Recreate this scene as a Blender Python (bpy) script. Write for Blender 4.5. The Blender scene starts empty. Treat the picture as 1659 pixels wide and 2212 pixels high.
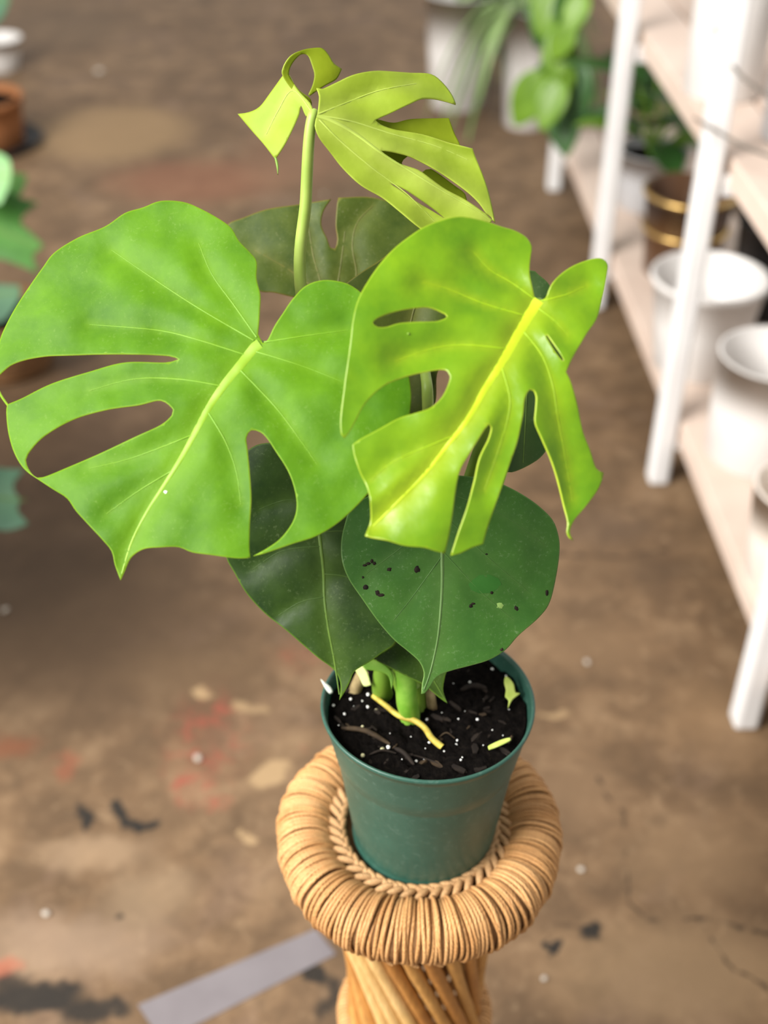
import bpy, bmesh, math, random
from mathutils import Vector, Matrix, noise
from mathutils.geometry import delaunay_2d_cdt
random.seed(7)
R = math.radians
S = bpy.context.scene
C = S.collection

# ------------------------------------------------------------------ camera
TH, F, H = 37.0, 2600.0, 1.5
sT, cT = math.sin(R(TH)), math.cos(R(TH))
CAM = Vector((0, 0, H))
cd = bpy.data.cameras.new('camera'); cam = bpy.data.objects.new('camera', cd); C.objects.link(cam)
cam.location = CAM; cam.rotation_euler = (R(90 - TH), 0, 0)
cd.sensor_fit = 'HORIZONTAL'; cd.sensor_width = 36.0; cd.lens = F / 1659 * 36
cd.clip_start = 0.02; cd.clip_end = 60
cd.dof.use_dof = True; cd.dof.focus_distance = 0.83; cd.dof.aperture_fstop = 4.6
S.camera = cam

# ------------------------------------------------------------------ light
w = bpy.data.worlds.new('world'); S.world = w; w.use_nodes = True
bg = w.node_tree.nodes['Background']
bg.inputs[0].default_value = (1.0, 0.97, 0.93, 1); bg.inputs[1].default_value = 0.5

def area(name, loc, target, size, power, col):
    l = bpy.data.lights.new(name, 'AREA'); l.shape = 'RECTANGLE'; l.size, l.size_y = size; l.energy = power; l.color = col
    o = bpy.data.objects.new(name, l); C.objects.link(o); o.location = loc
    o.rotation_euler = (Vector(target) - Vector(loc)).to_track_quat('-Z', 'Y').to_euler()
    return o
area('skylight', (-3.3, -0.9, 3.7), (0.0, 1.0, 0.8), (3.0, 3.0), 500, (1.0, 0.97, 0.93))
area('shelf_fill_light', (3.4, 5.2, 3.2), (0.6, 3.0, 0.4), (2.4, 2.6), 30, (0.96, 0.98, 1.0))  # fill lamp added out of view, aimed at the far shelf
S.view_settings.view_transform = 'Standard'; S.view_settings.look = 'None'
S.view_settings.gamma = 1.0; S.view_settings.use_curve_mapping = False; S.view_settings.exposure = 0.55

# ------------------------------------------------------------------ helpers
def ray(x, y):
    u = (x - 829.5) / F; v = (y - 1106) / F
    return Vector((u, cT - v * sT, -sT - v * cT))
def on_level(x, y, z=0.0):
    r = ray(x, y); return CAM + r * ((H - z) / -r.z)
def at(x, y, d): return CAM + ray(x, y) * d

def lin(c):
    return tuple(((v / 255) / 12.92 if v / 255 <= .04045 else ((v / 255 + .055) / 1.055) ** 2.4) for v in c)

def tag(o, label=None, cat=None, group=None, kind=None):
    if label: o['label'] = label
    if cat: o['category'] = cat
    if group: o['group'] = group
    if kind: o['kind'] = kind
    return o
def world_of(o):
    return Matrix.Identity(4) if o is None else world_of(o.parent) @ o.matrix_parent_inverse @ o.matrix_basis
def attach(o, parent):
    if parent is not None:
        o.parent = parent; o.matrix_parent_inverse = world_of(parent).inverted()
def thing(name, loc, label, cat, group=None):
    o = bpy.data.objects.new(name, None); C.objects.link(o); o.location = loc; o.empty_display_size = .05
    return tag(o, label, cat, group)
def mk(name, verts, faces, mats, parent=None, smooth=True, origin=None):
    me = bpy.data.meshes.new(name)
    org = Vector(origin) if origin is not None else Vector((0, 0, 0))
    me.from_pydata([Vector(v) - org for v in verts], [], faces)
    for m in (mats if isinstance(mats, (list, tuple)) else [mats]): me.materials.append(m)
    if smooth:
        me.polygons.foreach_set('use_smooth', [True] * len(me.polygons))
    me.update()
    o = bpy.data.objects.new(name, me); C.objects.link(o); o.location = org
    attach(o, parent)
    return o
def inst(name, me, mat4, parent=None):
    o = bpy.data.objects.new(name, me); C.objects.link(o); o.matrix_basis = mat4
    attach(o, parent); return o

def lathe(profile, center, seg=64):
    """profile: list of (r, z), closed at r=0 ends allowed"""
    V, Fc = [], []
    cx, cy, cz = center
    n = len(profile)
    for i in range(seg):
        a = 2 * math.pi * i / seg
        for r, z in profile: V.append((cx + r * math.cos(a), cy + r * math.sin(a), cz + z))
    for i in range(seg):
        j = (i + 1) % seg
        for k in range(n - 1):
            Fc.append((i * n + k, j * n + k, j * n + k + 1, i * n + k + 1))
    return V, Fc
def tube(pts, rad, seg=8, closed=False, cap=True):
    pts = [Vector(p) for p in pts]; n = len(pts)
    rads = rad if isinstance(rad, (list, tuple)) else [rad] * n
    V, Fc = [], []
    up = Vector((0.13, 0.21, 1)).normalized()
    for i, p in enumerate(pts):
        if closed: t = pts[(i + 1) % n] - pts[i - 1]
        else: t = pts[min(i + 1, n - 1)] - pts[max(i - 1, 0)]
        t.normalize()
        if i == 0:
            a = t.cross(up)
            if a.length < .05: a = t.cross(Vector((1, 0, 0)))
        else: a = a - t * a.dot(t)
        a.normalize(); b = t.cross(a)
        for k in range(seg):
            q = 2 * math.pi * k / seg
            V.append(p + (a * math.cos(q) + b * math.sin(q)) * rads[i])
    for i in range(n if closed else n - 1):
        j = (i + 1) % n
        for k in range(seg):
            l = (k + 1) % seg
            Fc.append((i * seg + k, i * seg + l, j * seg + l, j * seg + k))
    if cap and not closed:
        Fc.append(tuple(range(seg))[::1]); Fc.append(tuple((n - 1) * seg + k for k in range(seg))[::-1])
    return V, Fc
def box(cx, cy, cz, sx, sy, sz, M=None):
    V = [Vector((cx + a * sx / 2, cy + b * sy / 2, cz + c * sz / 2)) for c in (-1, 1) for b in (-1, 1) for a in (-1, 1)]
    if M is not None: V = [M @ v for v in V]
    return V, [(0, 2, 3, 1), (4, 5, 7, 6), (0, 1, 5, 4), (2, 6, 7, 3), (0, 4, 6, 2), (1, 3, 7, 5)]
def bevel(o, wdt, seg=2):
    m = o.modifiers.new('bevel', 'BEVEL'); m.width = wdt; m.segments = seg; m.limit_method = 'ANGLE'; return o
def spline(pts, per=6, closed=False):
    """Catmull-Rom through points of any dimension; third entry 1 on a 2D pixel point marks a corner"""
    out = []; n = len(pts)
    P = [tuple(p[:2]) for p in pts]; cr = [len(p) > 2 for p in pts]
    rng = range(n) if closed else range(n - 1)
    for i in rng:
        p1, p2 = P[i], P[(i + 1) % n]
        p0 = P[i - 1] if (closed or i > 0) else p1
        p3 = P[(i + 2) % n] if (closed or i + 2 < n) else p2
        if cr[i]: p0 = tuple(2 * a - b for a, b in zip(p1, p2))
        if cr[(i + 1) % n]: p3 = tuple(2 * b - a for a, b in zip(p1, p2))
        L = math.dist(p1, p2); k = max(1, int(round(L / per)))
        for j in range(k):
            t = j / k
            out.append(tuple(.5 * ((2 * b) + (-a + c) * t + (2 * a - 5 * b + 4 * c - d) * t * t + (-a + 3 * b - 3 * c + d) * t ** 3)
                             for a, b, c, d in zip(p0, p1, p2, p3)))
    if not closed: out.append(P[-1])
    return out
def spline3(pts, n=10):
    pts = [Vector(p) for p in pts]; out = []
    for i in range(len(pts) - 1):
        p1, p2 = pts[i], pts[i + 1]
        p0 = pts[i - 1] if i else 2 * p1 - p2
        p3 = pts[i + 2] if i + 2 < len(pts) else 2 * p2 - p1
        for j in range(n):
            t = j / n
            out.append(.5 * ((2 * p1) + (p2 - p0) * t + (2 * p0 - 5 * p1 + 4 * p2 - p3) * t * t + (3 * p1 - p0 - 3 * p2 + p3) * t ** 3))
    out.append(pts[-1]); return out
def inside(p, poly):
    x, y = p; c = False; j = len(poly) - 1
    for i in range(len(poly)):
        xi, yi = poly[i]; xj, yj = poly[j]
        if (yi > y) != (yj > y) and x < (xj - xi) * (y - yi) / (yj - yi) + xi: c = not c
        j = i
    return c
def segdist(p, line):
    best = 1e9
    px, py = p
    for (ax, ay), (bx, by) in zip(line, line[1:]):
        dx, dy = bx - ax, by - ay; l2 = dx * dx + dy * dy
        t = 0 if l2 == 0 else max(0, min(1, ((px - ax) * dx + (py - ay) * dy) / l2))
        d = (px - ax - t * dx) ** 2 + (py - ay - t * dy) ** 2
        if d < best: best = d
    return math.sqrt(best)

# ------------------------------------------------------------------ materials
class NT:
    def __init__(s, name):
        s.m = bpy.data.materials.new(name); s.m.use_nodes = True; s.t = s.m.node_tree
        s.b = s.t.nodes['Principled BSDF']; s.out = s.t.nodes['Material Output']
    def n(s, typ, **kw):
        x = s.t.nodes.new(typ)
        for k, v in kw.items(): setattr(x, k, v)
        return x
    def l(s, a, b): s.t.links.new(a, b)
    def pos(s, obj=False):
        if obj: return s.n('ShaderNodeTexCoord').outputs['Object']
        return s.n('ShaderNodeNewGeometry').outputs['Position']
    def noise(s, scale, detail=4, rough=.55, vec=None, dist=0.0):
        x = s.n('ShaderNodeTexNoise'); x.inputs['Scale'].default_value = scale; x.inputs['Detail'].default_value = detail
        x.inputs['Roughness'].default_value = rough; x.inputs['Distortion'].default_value = dist
        s.l(vec if vec is not None else s.pos(), x.inputs['Vector']); return x
    def ramp(s, src, stops, interp='LINEAR'):
        x = s.n('ShaderNodeValToRGB'); x.color_ramp.interpolation = interp
        e = x.color_ramp.elements
        while len(e) < len(stops): e.new(.5)
        for k, (p, c) in zip(e, stops): k.position = p; k.color = (c[0], c[1], c[2], 1) if not isinstance(c, (int, float)) else (c, c, c, 1)
        s.l(src, x.inputs[0]); return x.outputs[0]
    def mix(s, fac, a, b, mode='MIX'):
        x = s.n('ShaderNodeMix', data_type='RGBA', blend_type=mode)
        for v, k in ((fac, 0), (a, 6), (b, 7)):
            if hasattr(v, 'is_output'): s.l(v, x.inputs[k])
            elif k == 0: x.inputs[0].default_value = v
            else: x.inputs[k].default_value = (v[0], v[1], v[2], 1)
        return x.outputs[2]
    def math(s, op, a, b=0.0, clamp=False):
        x = s.n('ShaderNodeMath', operation=op, use_clamp=clamp)
        for v, k in ((a, 0), (b, 1)):
            if hasattr(v, 'is_output'): s.l(v, x.inputs[k])
            else: x.inputs[k].default_value = v
        return x.outputs[0]
    def bump(s, h, strength=.3, dist=.002):
        x = s.n('ShaderNodeBump'); x.inputs['Strength'].default_value = strength; x.inputs['Distance'].default_value = dist
        s.l(h, x.inputs['Height']); s.l(x.outputs[0], s.b.inputs['Normal']); return x
    def col(s, v):
        if hasattr(v, 'is_output'): s.l(v, s.b.inputs['Base Color'])
        else: s.b.inputs['Base Color'].default_value = (v[0], v[1], v[2], 1)
    def rough(s, v, spec=.5):
        s.b.inputs['Roughness'].default_value = v; s.b.inputs['Specular IOR Level'].default_value = spec

def simple(name, c1, c2, scale=30, rough=.5, spec=.4, bump=.0, bscale=None, metal=0.0):
    t = NT(name); nz = t.noise(scale, 5)
    t.col(t.ramp(nz.outputs[0], [(.3, c1), (.7, c2)])); t.rough(rough, spec); t.b.inputs['Metallic'].default_value = metal
    if bump:
        b = t.noise(bscale or scale * 3, 4); t.bump(b.outputs[0], bump, .002)
    return t.m
def leaf_mat(name, c1, c2, vein, dust, translucent=.25, rough=.38, spec=.45, vfac=.7, scale=22, dustamt=.3, edge=None):
    t = NT(name)
    n1 = t.noise(scale, 4, .6); col = t.ramp(n1.outputs[0], [(.3, c1), (.7, c2)])
    n2 = t.noise(420, 3, .7); n3 = t.noise(60, 4, .6)
    d = t.math('MULTIPLY', t.ramp(n2.outputs[0], [(.56, 0.0), (.72, 1.0)]), t.ramp(n3.outputs[0], [(.42, .1), (.66, 1.0)]))
    col = t.mix(t.math('MULTIPLY', d, dustamt), col, dust)
    a = t.n('ShaderNodeAttribute', attribute_name='vein')
    col = t.mix(t.math('MULTIPLY', a.outputs['Fac'], vfac), col, vein)
    if edge is not None:
        e = t.n('ShaderNodeAttribute', attribute_name='margin')
        col = t.mix(e.outputs['Fac'], col, edge)
    t.col(col); t.rough(rough, spec)
    n4 = t.noise(90, 4); t.bump(n4.outputs[0], .18, .0015)
    tr = t.n('ShaderNodeBsdfTranslucent'); t.l(col, tr.inputs[0])
    ms = t.n('ShaderNodeMixShader'); ms.inputs[0].default_value = translucent
    t.l(t.b.outputs[0], ms.inputs[1]); t.l(tr.outputs[0], ms.inputs[2]); t.l(ms.outputs[0], t.out.inputs[0])
    return t.m

M = {}
M['leafB'] = leaf_mat('leaf_mid_green', (.048, .145, .003), (.098, .238, .005), (.17, .32, .010), (.22, .34, .08), .22, spec=.14, rough=.5, vfac=.45, edge=(.22, .36, .02))
M['leafC'] = leaf_mat('leaf_bright_green', (.080, .215, .002), (.175, .330, .003), (.36, .44, .012), (.25, .4, .06), .28, rough=.30, spec=.42, vfac=.65, dustamt=.08, edge=(.32, .43, .02))
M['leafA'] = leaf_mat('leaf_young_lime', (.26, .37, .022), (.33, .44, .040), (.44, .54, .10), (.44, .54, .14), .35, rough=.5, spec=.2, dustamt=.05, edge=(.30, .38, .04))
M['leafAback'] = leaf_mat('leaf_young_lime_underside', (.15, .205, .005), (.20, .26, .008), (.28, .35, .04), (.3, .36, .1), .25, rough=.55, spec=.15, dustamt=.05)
M['leafD'] = leaf_mat('leaf_old_olive', (.030, .055, .006), (.070, .098, .013), (.16, .16, .035), (.15, .165, .07), .10, rough=.5, spec=.2, scale=40, dustamt=.6, vfac=.5, edge=(.15, .12, .015))
M['leafE'] = leaf_mat('leaf_deep_green', (.020, .076, .008), (.038, .112, .014), (.09, .17, .04), (.14, .22, .10), .08, rough=.40, spec=.25, scale=30, dustamt=.6, vfac=.35, edge=(.11, .21, .05))
M['leafG'] = leaf_mat('leaf_dark_green', (.008, .028, .002), (.026, .060, .005), (.09, .16, .02), (.11, .16, .06), .08, rough=.45, spec=.2, scale=34, dustamt=.65, vfac=.35, edge=(.11, .21, .02))
M['leafF'] = leaf_mat('leaf_darkest_green', (.008, .032, .004), (.018, .052, .008), (.05, .09, .02), (.08, .12, .05), .06, rough=.45, spec=.2, dustamt=.5, edge=(.07, .13, .03))
def rimc(n, c): return simple(n, c, c, 20, .5, .3)
M['rimB'] = rimc('margin_yellow_green', (.27, .38, .03)); M['rimC'] = rimc('margin_bright', (.38, .48, .035)); M['rimA'] = rimc('margin_lime', (.30, .38, .04))
M['rimD'] = rimc('margin_ochre', (.18, .12, .015)); M['rimE'] = rimc('margin_pale_green', (.15, .25, .06)); M['rimG'] = rimc('margin_green', (.13, .24, .02))
M['veinB'] = simple('midrib_yellow_green', (.145, .275, .008), (.19, .32, .014), 60, .45, .3); M['latB'] = simple('vein_soft_green', (.105, .245, .008), (.14, .28, .012), 60, .45, .3)
M['veinC'] = simple('midrib_yellow', (.30, .42, .008), (.38, .49, .014), 60, .42, .3); M['latC'] = simple('vein_soft_yellow', (.20, .35, .005), (.26, .40, .008), 60, .42, .3)
M['veinA'] = simple('midrib_lime', (.27, .36, .05), (.32, .41, .07), 60, .45, .3)
M['veinD'] = simple('midrib_olive', (.085, .095, .018), (.12, .12, .022), 60, .5, .3)
M['veinE'] = simple('midrib_sage', (.065, .135, .035), (.10, .18, .05), 90, .5, .3); M['latE'] = simple('vein_sage', (.04, .11, .018), (.055, .13, .024), 90, .5, .3)
M['veinG'] = simple('midrib_moss', (.055, .11, .012), (.09, .16, .02), 90, .5, .3); M['latG'] = simple('vein_moss', (.03, .07, .008), (.045, .09, .01), 90, .5, .3)
M['petiole'] = simple('petiole_green', (.22, .33, .05), (.29, .39, .08), 40, .45, .35)
M['petiole_dark'] = simple('petiole_mid_green', (.10, .20, .015), (.16, .27, .03), 40, .45, .35)
M['stem'] = simple('stem_green', (.10, .27, .015), (.21, .38, .05), 70, .4, .4)
M['sheath'] = simple('sheath_pale', (.45, .58, .16), (.60, .66, .28), 60, .5, .3)
M['stub'] = simple('stub_brown', (.16, .11, .05), (.34, .27, .13), 90, .7, .2)

# ================================================================== STRUCTURE: floor
def floor_material():
    t = NT('stained_concrete')
    p = t.pos()
    n1 = t.noise(1.6, 6, .6, dist=.4); n2 = t.noise(9, 6, .65, dist=.3); n3 = t.noise(60, 5, .6); n4 = t.noise(3.7, 5, .6, dist=.8)
    base = t.ramp(n1.outputs[0], [(.30, (.125, .082, .054)), (.5, (.205, .142, .096)), (.72, (.265, .190, .135))])
    base = t.mix(t.ramp(n2.outputs[0], [(.40, .75), (.56, 0.0)]), base, (.115, .080, .055))
    base = t.mix(t.ramp(n2.outputs[0], [(.55, 0.0), (.75, .75)]), base, (.34, .255, .185))
    base = t.mix(t.ramp(n4.outputs[0], [(.56, 0.0), (.72, .6)]), base, (.24, .175, .15))
    base = t.mix(t.ramp(n3.outputs[0], [(.60, 0.0), (.75, .45)]), base, (.40, .32, .24))
    base = t.mix(t.ramp(n3.outputs[0], [(.25, .4), (.40, 0.0)]), base, (.07, .05, .04))
    n5 = t.noise(24, 6, .7, dist=.6)
    base = t.mix(t.ramp(n5.outputs[0], [(.34, .55), (.47, 0.0)]), base, (.105, .074, .052))
    base = t.mix(t.ramp(n5.outputs[0], [(.56, 0.0), (.70, .5)]), base, (.37, .28, .205))
    dn = t.noise(14, 4, .6)
    off = t.n('ShaderNodeVectorMath', operation='SUBTRACT'); t.l(dn.outputs['Color'], off.inputs[0]); off.inputs[1].default_value = (.5, .5, .5)
    sc = t.n('ShaderNodeVectorMath', operation='SCALE'); t.l(off.outputs[0], sc.inputs[0]); sc.inputs['Scale'].default_value = .085
    ad = t.n('ShaderNodeVectorMath', operation='ADD'); t.l(p, ad.inputs[0]); t.l(sc.outputs[0], ad.inputs[1])
    dp = ad.outputs[0]
    def blob(x, y, rx, ry, colr, st, soft=.45, rot=0, fleck=False):
        nonlocal base
        c = on_level(x, y); ax = on_level(x + rx, y); ay = on_level(x, y + ry)
        a = (ax - c).length; b = (ay - c).length
        mp = t.n('ShaderNodeMapping', vector_type='TEXTURE'); t.l(dp, mp.inputs[0])
        mp.inputs['Location'].default_value = (c.x, c.y, 0); mp.inputs['Scale'].default_value = (a, b, 1000); mp.inputs['Rotation'].default_value = (0, 0, R(rot))
        ln = t.n('ShaderNodeVectorMath', operation='LENGTH'); t.l(mp.outputs[0], ln.inputs[0])
        mr = t.n('ShaderNodeMapRange', interpolation_type='SMOOTHSTEP'); t.l(ln.outputs['Value'], mr.inputs[0])
        mr.inputs[1].default_value = 1 + soft; mr.inputs[2].default_value = 1 - soft; mr.inputs[3].default_value = 0; mr.inputs[4].default_value = st
        base = t.mix(t.math('MULTIPLY', mr.outputs[0], flecks) if fleck else mr.outputs[0], base, colr)
    fn = t.noise(38, 5, .65, dist=.5); flecks = t.ramp(fn.outputs[0], [(.50, .12), (.62, 1.0)])
    K = (.022, .022, .024); RED = (.33, .085, .07); BG = (.42, .32, .215)
    # worn patches and old paint, plus broad dark blobs that paint in shade
    blob(240, 285, 170, 60, (.33, .24, .15), .8, .3); blob(120, 60, 160, 50, (.15, .11, .08), .6)
    blob(420, 390, 170, 45, (.26, .125, .085), .7, .5); blob(640, 340, 120, 60, (.24, .14, .10), .6, .5)
    blob(900, 330, 120, 60, (.22, .155, .12), .5, .6)
    blob(150, 1340, 380, 230, (.085, .058, .040), .9, .7); blob(80, 980, 300, 200, (.075, .048, .034), .75, .7); blob(420, 1450, 160, 60, (.15, .105, .07), .5, .6); blob(1410, 1240, 60, 40, (.10, .07, .05), .7, .6)  # shade at left and beside the shelf, painted into the floor colour
    blob(445, 1600, 75, 95, RED, 0.67, .7, 0, True); blob(420, 1700, 40, 40, RED, 0.80, .6, 0, True); blob(470, 1735, 26, 16, RED, 0.96, .5, 0, True)
    blob(640, 1420, 50, 30, RED, 0.56, .7, 0, True); blob(485, 1525, 26, 14, RED, 0.80, .6, 0, True); blob(655, 1615, 10, 9, RED, 1.00, .4, 0, True)
    blob(20, 1615, 60, 22, (.20, .07, .04), .6, .6); blob(140, 1650, 24, 20, (.28, .09, .06), .5, .6); blob(5, 2090, 30, 24, (.42, .10, .06), .8, .4)
    blob(585, 1668, 42, 27, BG, .95, .25, 20); blob(437, 1497, 27, 12, BG, .85, .4); blob(530, 1522, 22, 14, BG, .7, .5); blob(560, 1535, 20, 10, BG, .6, .5)
    blob(548, 1805, 19, 14, BG, .9, .3); blob(1195, 1540, 44, 7, BG, .7, .4)
    blob(200, 1840, 110, 34, (.40, .31, .24), .55, .6); blob(150, 2040, 200, 70, (.36, .285, .245), .6, .6); blob(330, 1930, 90, 60, (.34, .27, .21), .5, .6)
    blob(1500, 1850, 150, 90, (.29, .21, .145), .55, .6); blob(1250, 1700, 80, 80, (.26, .185, .13), .5, .6); blob(1550, 1560, 120, 90, (.27, .185, .12), .5, .7)
    blob(1480, 2100, 260, 110, (.33, .245, .17), .7, .6); blob(1300, 1400, 120, 50, (.27, .19, .13), .5, .7); blob(1300, 1140, 90, 40, (.13, .095, .075), .6, .6)
    blob(258, 1746, 23, 20, K, .97, .3); blob(302, 1778, 32, 14, K, .97, .3); blob(187, 1762, 13, 28, K, .95, .3); blob(274, 1768, 24, 16, K, .95, .3)
    blob(262, 1968, 12, 9, K, .85, .4); blob(1272, 2002, 27, 18, K, .97, .3); blob(1190, 2042, 11, 18, K, .97, .3, -25); blob(1210, 1995, 40, 6, (.10, .07, .05), .7, .4)
    blob(80, 2160, 120, 34, K, .95, .35); blob(205, 2195, 70, 26, K, .9, .4); blob(20, 2120, 40, 20, K, .85, .5); blob(690, 2105, 24, 26, K, .95, .35); blob(715, 2150, 20, 40, K, .8, .5)
    # cracks
    def crack(pts, wid=.0022):
        nonlocal base
        P = [on_level(*q) for q in pts]
        dist = None
        for a, b in zip(P, P[1:]):
            ab = Vector((b.x - a.x, b.y - a.y, 0)); L2 = ab.length_squared
            s1 = t.n('ShaderNodeVectorMath', operation='SUBTRACT'); t.l(cp, s1.inputs[0]); s1.inputs[1].default_value = (a.x, a.y, 0)
            d = t.n('ShaderNodeVectorMath', operation='DOT_PRODUCT'); t.l(s1.outputs[0], d.inputs[0]); d.inputs[1].default_value = ab / L2
            k = t.math('ADD', d.outputs['Value'], 0.0, True)
            m = t.n('ShaderNodeVectorMath', operation='SCALE'); m.inputs[0].default_value = ab; t.l(k, m.inputs['Scale'])
            s2 = t.n('ShaderNodeVectorMath', operation='DISTANCE'); t.l(s1.outputs[0], s2.inputs[0]); t.l(m.outputs[0], s2.inputs[1])
            dist = s2.outputs['Value'] if dist is None else t.math('MINIMUM', dist, s2.outputs['Value'])
        mr = t.n('ShaderNodeMapRange'); t.l(dist, mr.inputs[0]); mr.inputs[1].default_value = wid * 1.6; mr.inputs[2].default_value = wid * .5
        base = t.mix(t.math('MULTIPLY', mr.outputs[0], .85), base, (.05, .036, .028))
    cn = t.noise(22, 3, .6)
    o2 = t.n('ShaderNodeVectorMath', operation='SUBTRACT'); t.l(cn.outputs['Color'], o2.inputs[0]); o2.inputs[1].default_value = (.5, .5, .5)
    s3 = t.n('ShaderNodeVectorMath', operation='SCALE'); t.l(o2.outputs[0], s3.inputs[0]); s3.inputs['Scale'].default_value = .035
    a3 = t.n('ShaderNodeVectorMath', operation='ADD'); t.l(p, a3.inputs[0]); t.l(s3.outputs[0], a3.inputs[1])
    cp = a3.outputs[0]
    crack([(1290, 1680), (1345, 1760), (1352, 1860), (1355, 1950), (1400, 1990), (1500, 1985), (1700, 2030)], .0028)
    crack([(1120, 1018), (1150, 1046), (1230, 1064), (1380, 1110)], .003); crack([(1165, 1122), (1215, 1098)], .003)
    crack([(400, 765), (240, 772), (150, 840)], .003); crack([(1500, 1985), (1580, 2090), (1659, 2140)], .002)
    crack([(1180, 1195), (1330, 1205), (1440, 1190)], .004)
    base = t.mix(1.0, base, (.80, .715, .565), 'MULTIPLY')
    t.col(base); t.rough(.6, .25)
    t.bump(n3.outputs[0], .25, .002)
    return t.m
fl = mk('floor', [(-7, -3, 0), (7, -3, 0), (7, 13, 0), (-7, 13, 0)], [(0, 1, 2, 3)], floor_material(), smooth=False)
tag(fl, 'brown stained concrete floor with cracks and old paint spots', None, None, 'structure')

# ================================================================== LEAVES
def leaf_piece(name, outer, holes, mats, p0, d0, n, tip, parent, bend=None, midrib=None, veins=(), mw=(14, 2), vw=(3.2, 1.0),
               vmat=None, lmat=None, step=17, per=9, groove=.0040, gw=30, thick=.0009, vglow=(26, 8), margin=7, label=None, vname='midrib'):
    """leaf blade: its outline, set in a tilted plane at its own distance and bent out of that plane"""
    n = Vector(n).normalized(); r0 = ray(*p0); P0 = CAM + r0 * d0
    def plane(x, y):
        r = ray(x, y); return CAM + r * (d0 * n.dot(r0) / n.dot(r)), r
    Pt, _ = plane(*tip); e1 = (Pt - P0); Lt = e1.length; e1.normalize(); e2 = n.cross(e1)
    mid = spline(midrib, 10) if midrib else None
    vs = [spline(v, 10) for v in veins]
    def surf(x, y, extra=0.0):
        P, r = plane(x, y); q = P - P0; s, t = q.dot(e1) / Lt, q.dot(e2) / Lt
        d = bend(s, t) * Lt if bend else 0.0
        g = 0
        if mid: g = max(g, math.exp(-(segdist((x, y), mid) / gw) ** 2))
        for v in vs: g = max(g, .75 * math.exp(-(segdist((x, y), v) / gw) ** 2))
        if mid or vs: d += groove * (1 - g)
        d += .0022 * noise.noise(Vector((x / 85, y / 85, d0 * 50))) + .0006 * noise.noise(Vector((x / 30, y / 30, d0 * 70)))
        return P - r * (d + extra)
    O = spline(outer, per, True); Hs = [spline(h, per, True) for h in holes]
    pts, edges = [], []
    for ring in [O] + Hs:
        b = len(pts); pts += ring; edges += [(b + i, b + (i + 1) % len(ring)) for i in range(len(ring))]
    xs = [p[0] for p in O]; ys = [p[1] for p in O]
    lines = ([mid] if mid else []) + vs
    allr = [r + [r[0]] for r in [O] + Hs]
    for ring in [O] + Hs:       # a second row just inside the edge keeps the pale margin thin
        N = len(ring)
        for i in range(N):
            (x1, y1), (x2, y2) = ring[i - 1], ring[(i + 1) % N]; Ln = math.hypot(x2 - x1, y2 - y1) or 1
            for sg in (1, -1):
                q = (ring[i][0] - sg * (y2 - y1) / Ln * 3.2, ring[i][1] + sg * (x2 - x1) / Ln * 3.2)
                if inside(q, O) and not any(inside(q, h) for h in Hs) and min(segdist(q, r) for r in allr) > 2.4: pts.append(q)
    y = min(ys); row = 0
    while y < max(ys):
        x = min(xs) + (row % 2) * step / 2
        while x < max(xs):
            q = (x + random.uniform(-1, 1), y + random.uniform(-1, 1))
            if inside(q, O) and not any(inside(q, h) for h in Hs) and min(segdist(q, r) for r in allr) > step * .35: pts.append(q)
            x += step
        y += step * .87; row += 1
    for ln in lines:
        for q in ln[::2]:
            if inside(q, O) and min(segdist(q, r) for r in allr) > 5: pts.append(q)
    v2, _, f2, *_r = delaunay_2d_cdt([Vector(p) for p in pts], edges, [], 0, 1e-4)
    Fc = []
    for f in f2:
        c = (sum(v2[i][0] for i in f) / len(f), sum(v2[i][1] for i in f) / len(f))
        if inside(c, O) and not any(inside(c, h) for h in Hs): Fc.append(tuple(f))
    V = [surf(p[0], p[1]) for p in v2]
    # face the camera side
    a, b, c = Fc[0]; nn = (V[b] - V[a]).cross(V[c] - V[a])
    if nn.dot(CAM - V[a]) < 0: Fc = [f[::-1] for f in Fc]
    o = mk(name, V, Fc, mats, parent)
    at1 = o.data.attributes.new('vein', 'FLOAT', 'POINT'); at2 = o.data.attributes.new('margin', 'FLOAT', 'POINT')
    A1, A2 = [], []
    for p in v2:
        q = (p[0], p[1]); g = 0
        if mid: g = math.exp(-segdist(q, mid) / vglow[0])
        for v in vs: g = max(g, .55 * math.exp(-segdist(q, v) / vglow[1]))
        A1.append(g)
        A2.append(1.0 if min(segdist(q, r) for r in allr) < .5 else 0.0)
    at1.data.foreach_set('value', A1); at2.data.foreach_set('value', [v * margin / 10 for v in A2])
    sm = o.modifiers.new('thickness', 'SOLIDIFY'); sm.thickness = thick; sm.offset = -1; sm.material_offset_rim = 1 if len(mats) > 1 else 0
    if label: o['label'] = label
    def ribbon(nm, ln, w0, w1, h, mt=None):
        VV, FF = [], []; N = len(ln)
        for i, (x, y) in enumerate(ln):
            k = i / (N - 1); wd = w1 + (w0 - w1) * (1 - k) ** 1.25
            x2, y2 = ln[min(i + 1, N - 1)]; x1, y1 = ln[max(i - 1, 0)]
            L = math.hypot(x2 - x1, y2 - y1) or 1; nx, ny = -(y2 - y1) / L, (x2 - x1) / L
            for u, hh in ((-.5, -.15), (-.32, .7), (0, 1), (.32, .7), (.5, -.15)):
                VV.append(surf(x + nx * u * wd, y + ny * u * wd, hh * h * (wd / max(w0, .1)) + .0002))
        for i in range(N - 1):
            for k in range(4): FF.append((i * 5 + k, i * 5 + k + 1, i * 5 + 6 + k, i * 5 + 5 + k))
        a, b, c = FF[0][:3]
        if (VV[b] - VV[a]).cross(VV[c] - VV[a]).dot(CAM - VV[a]) < 0: FF = [f[::-1] for f in FF]
        return mk(nm, VV, FF, mt or vmat, o)
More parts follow.
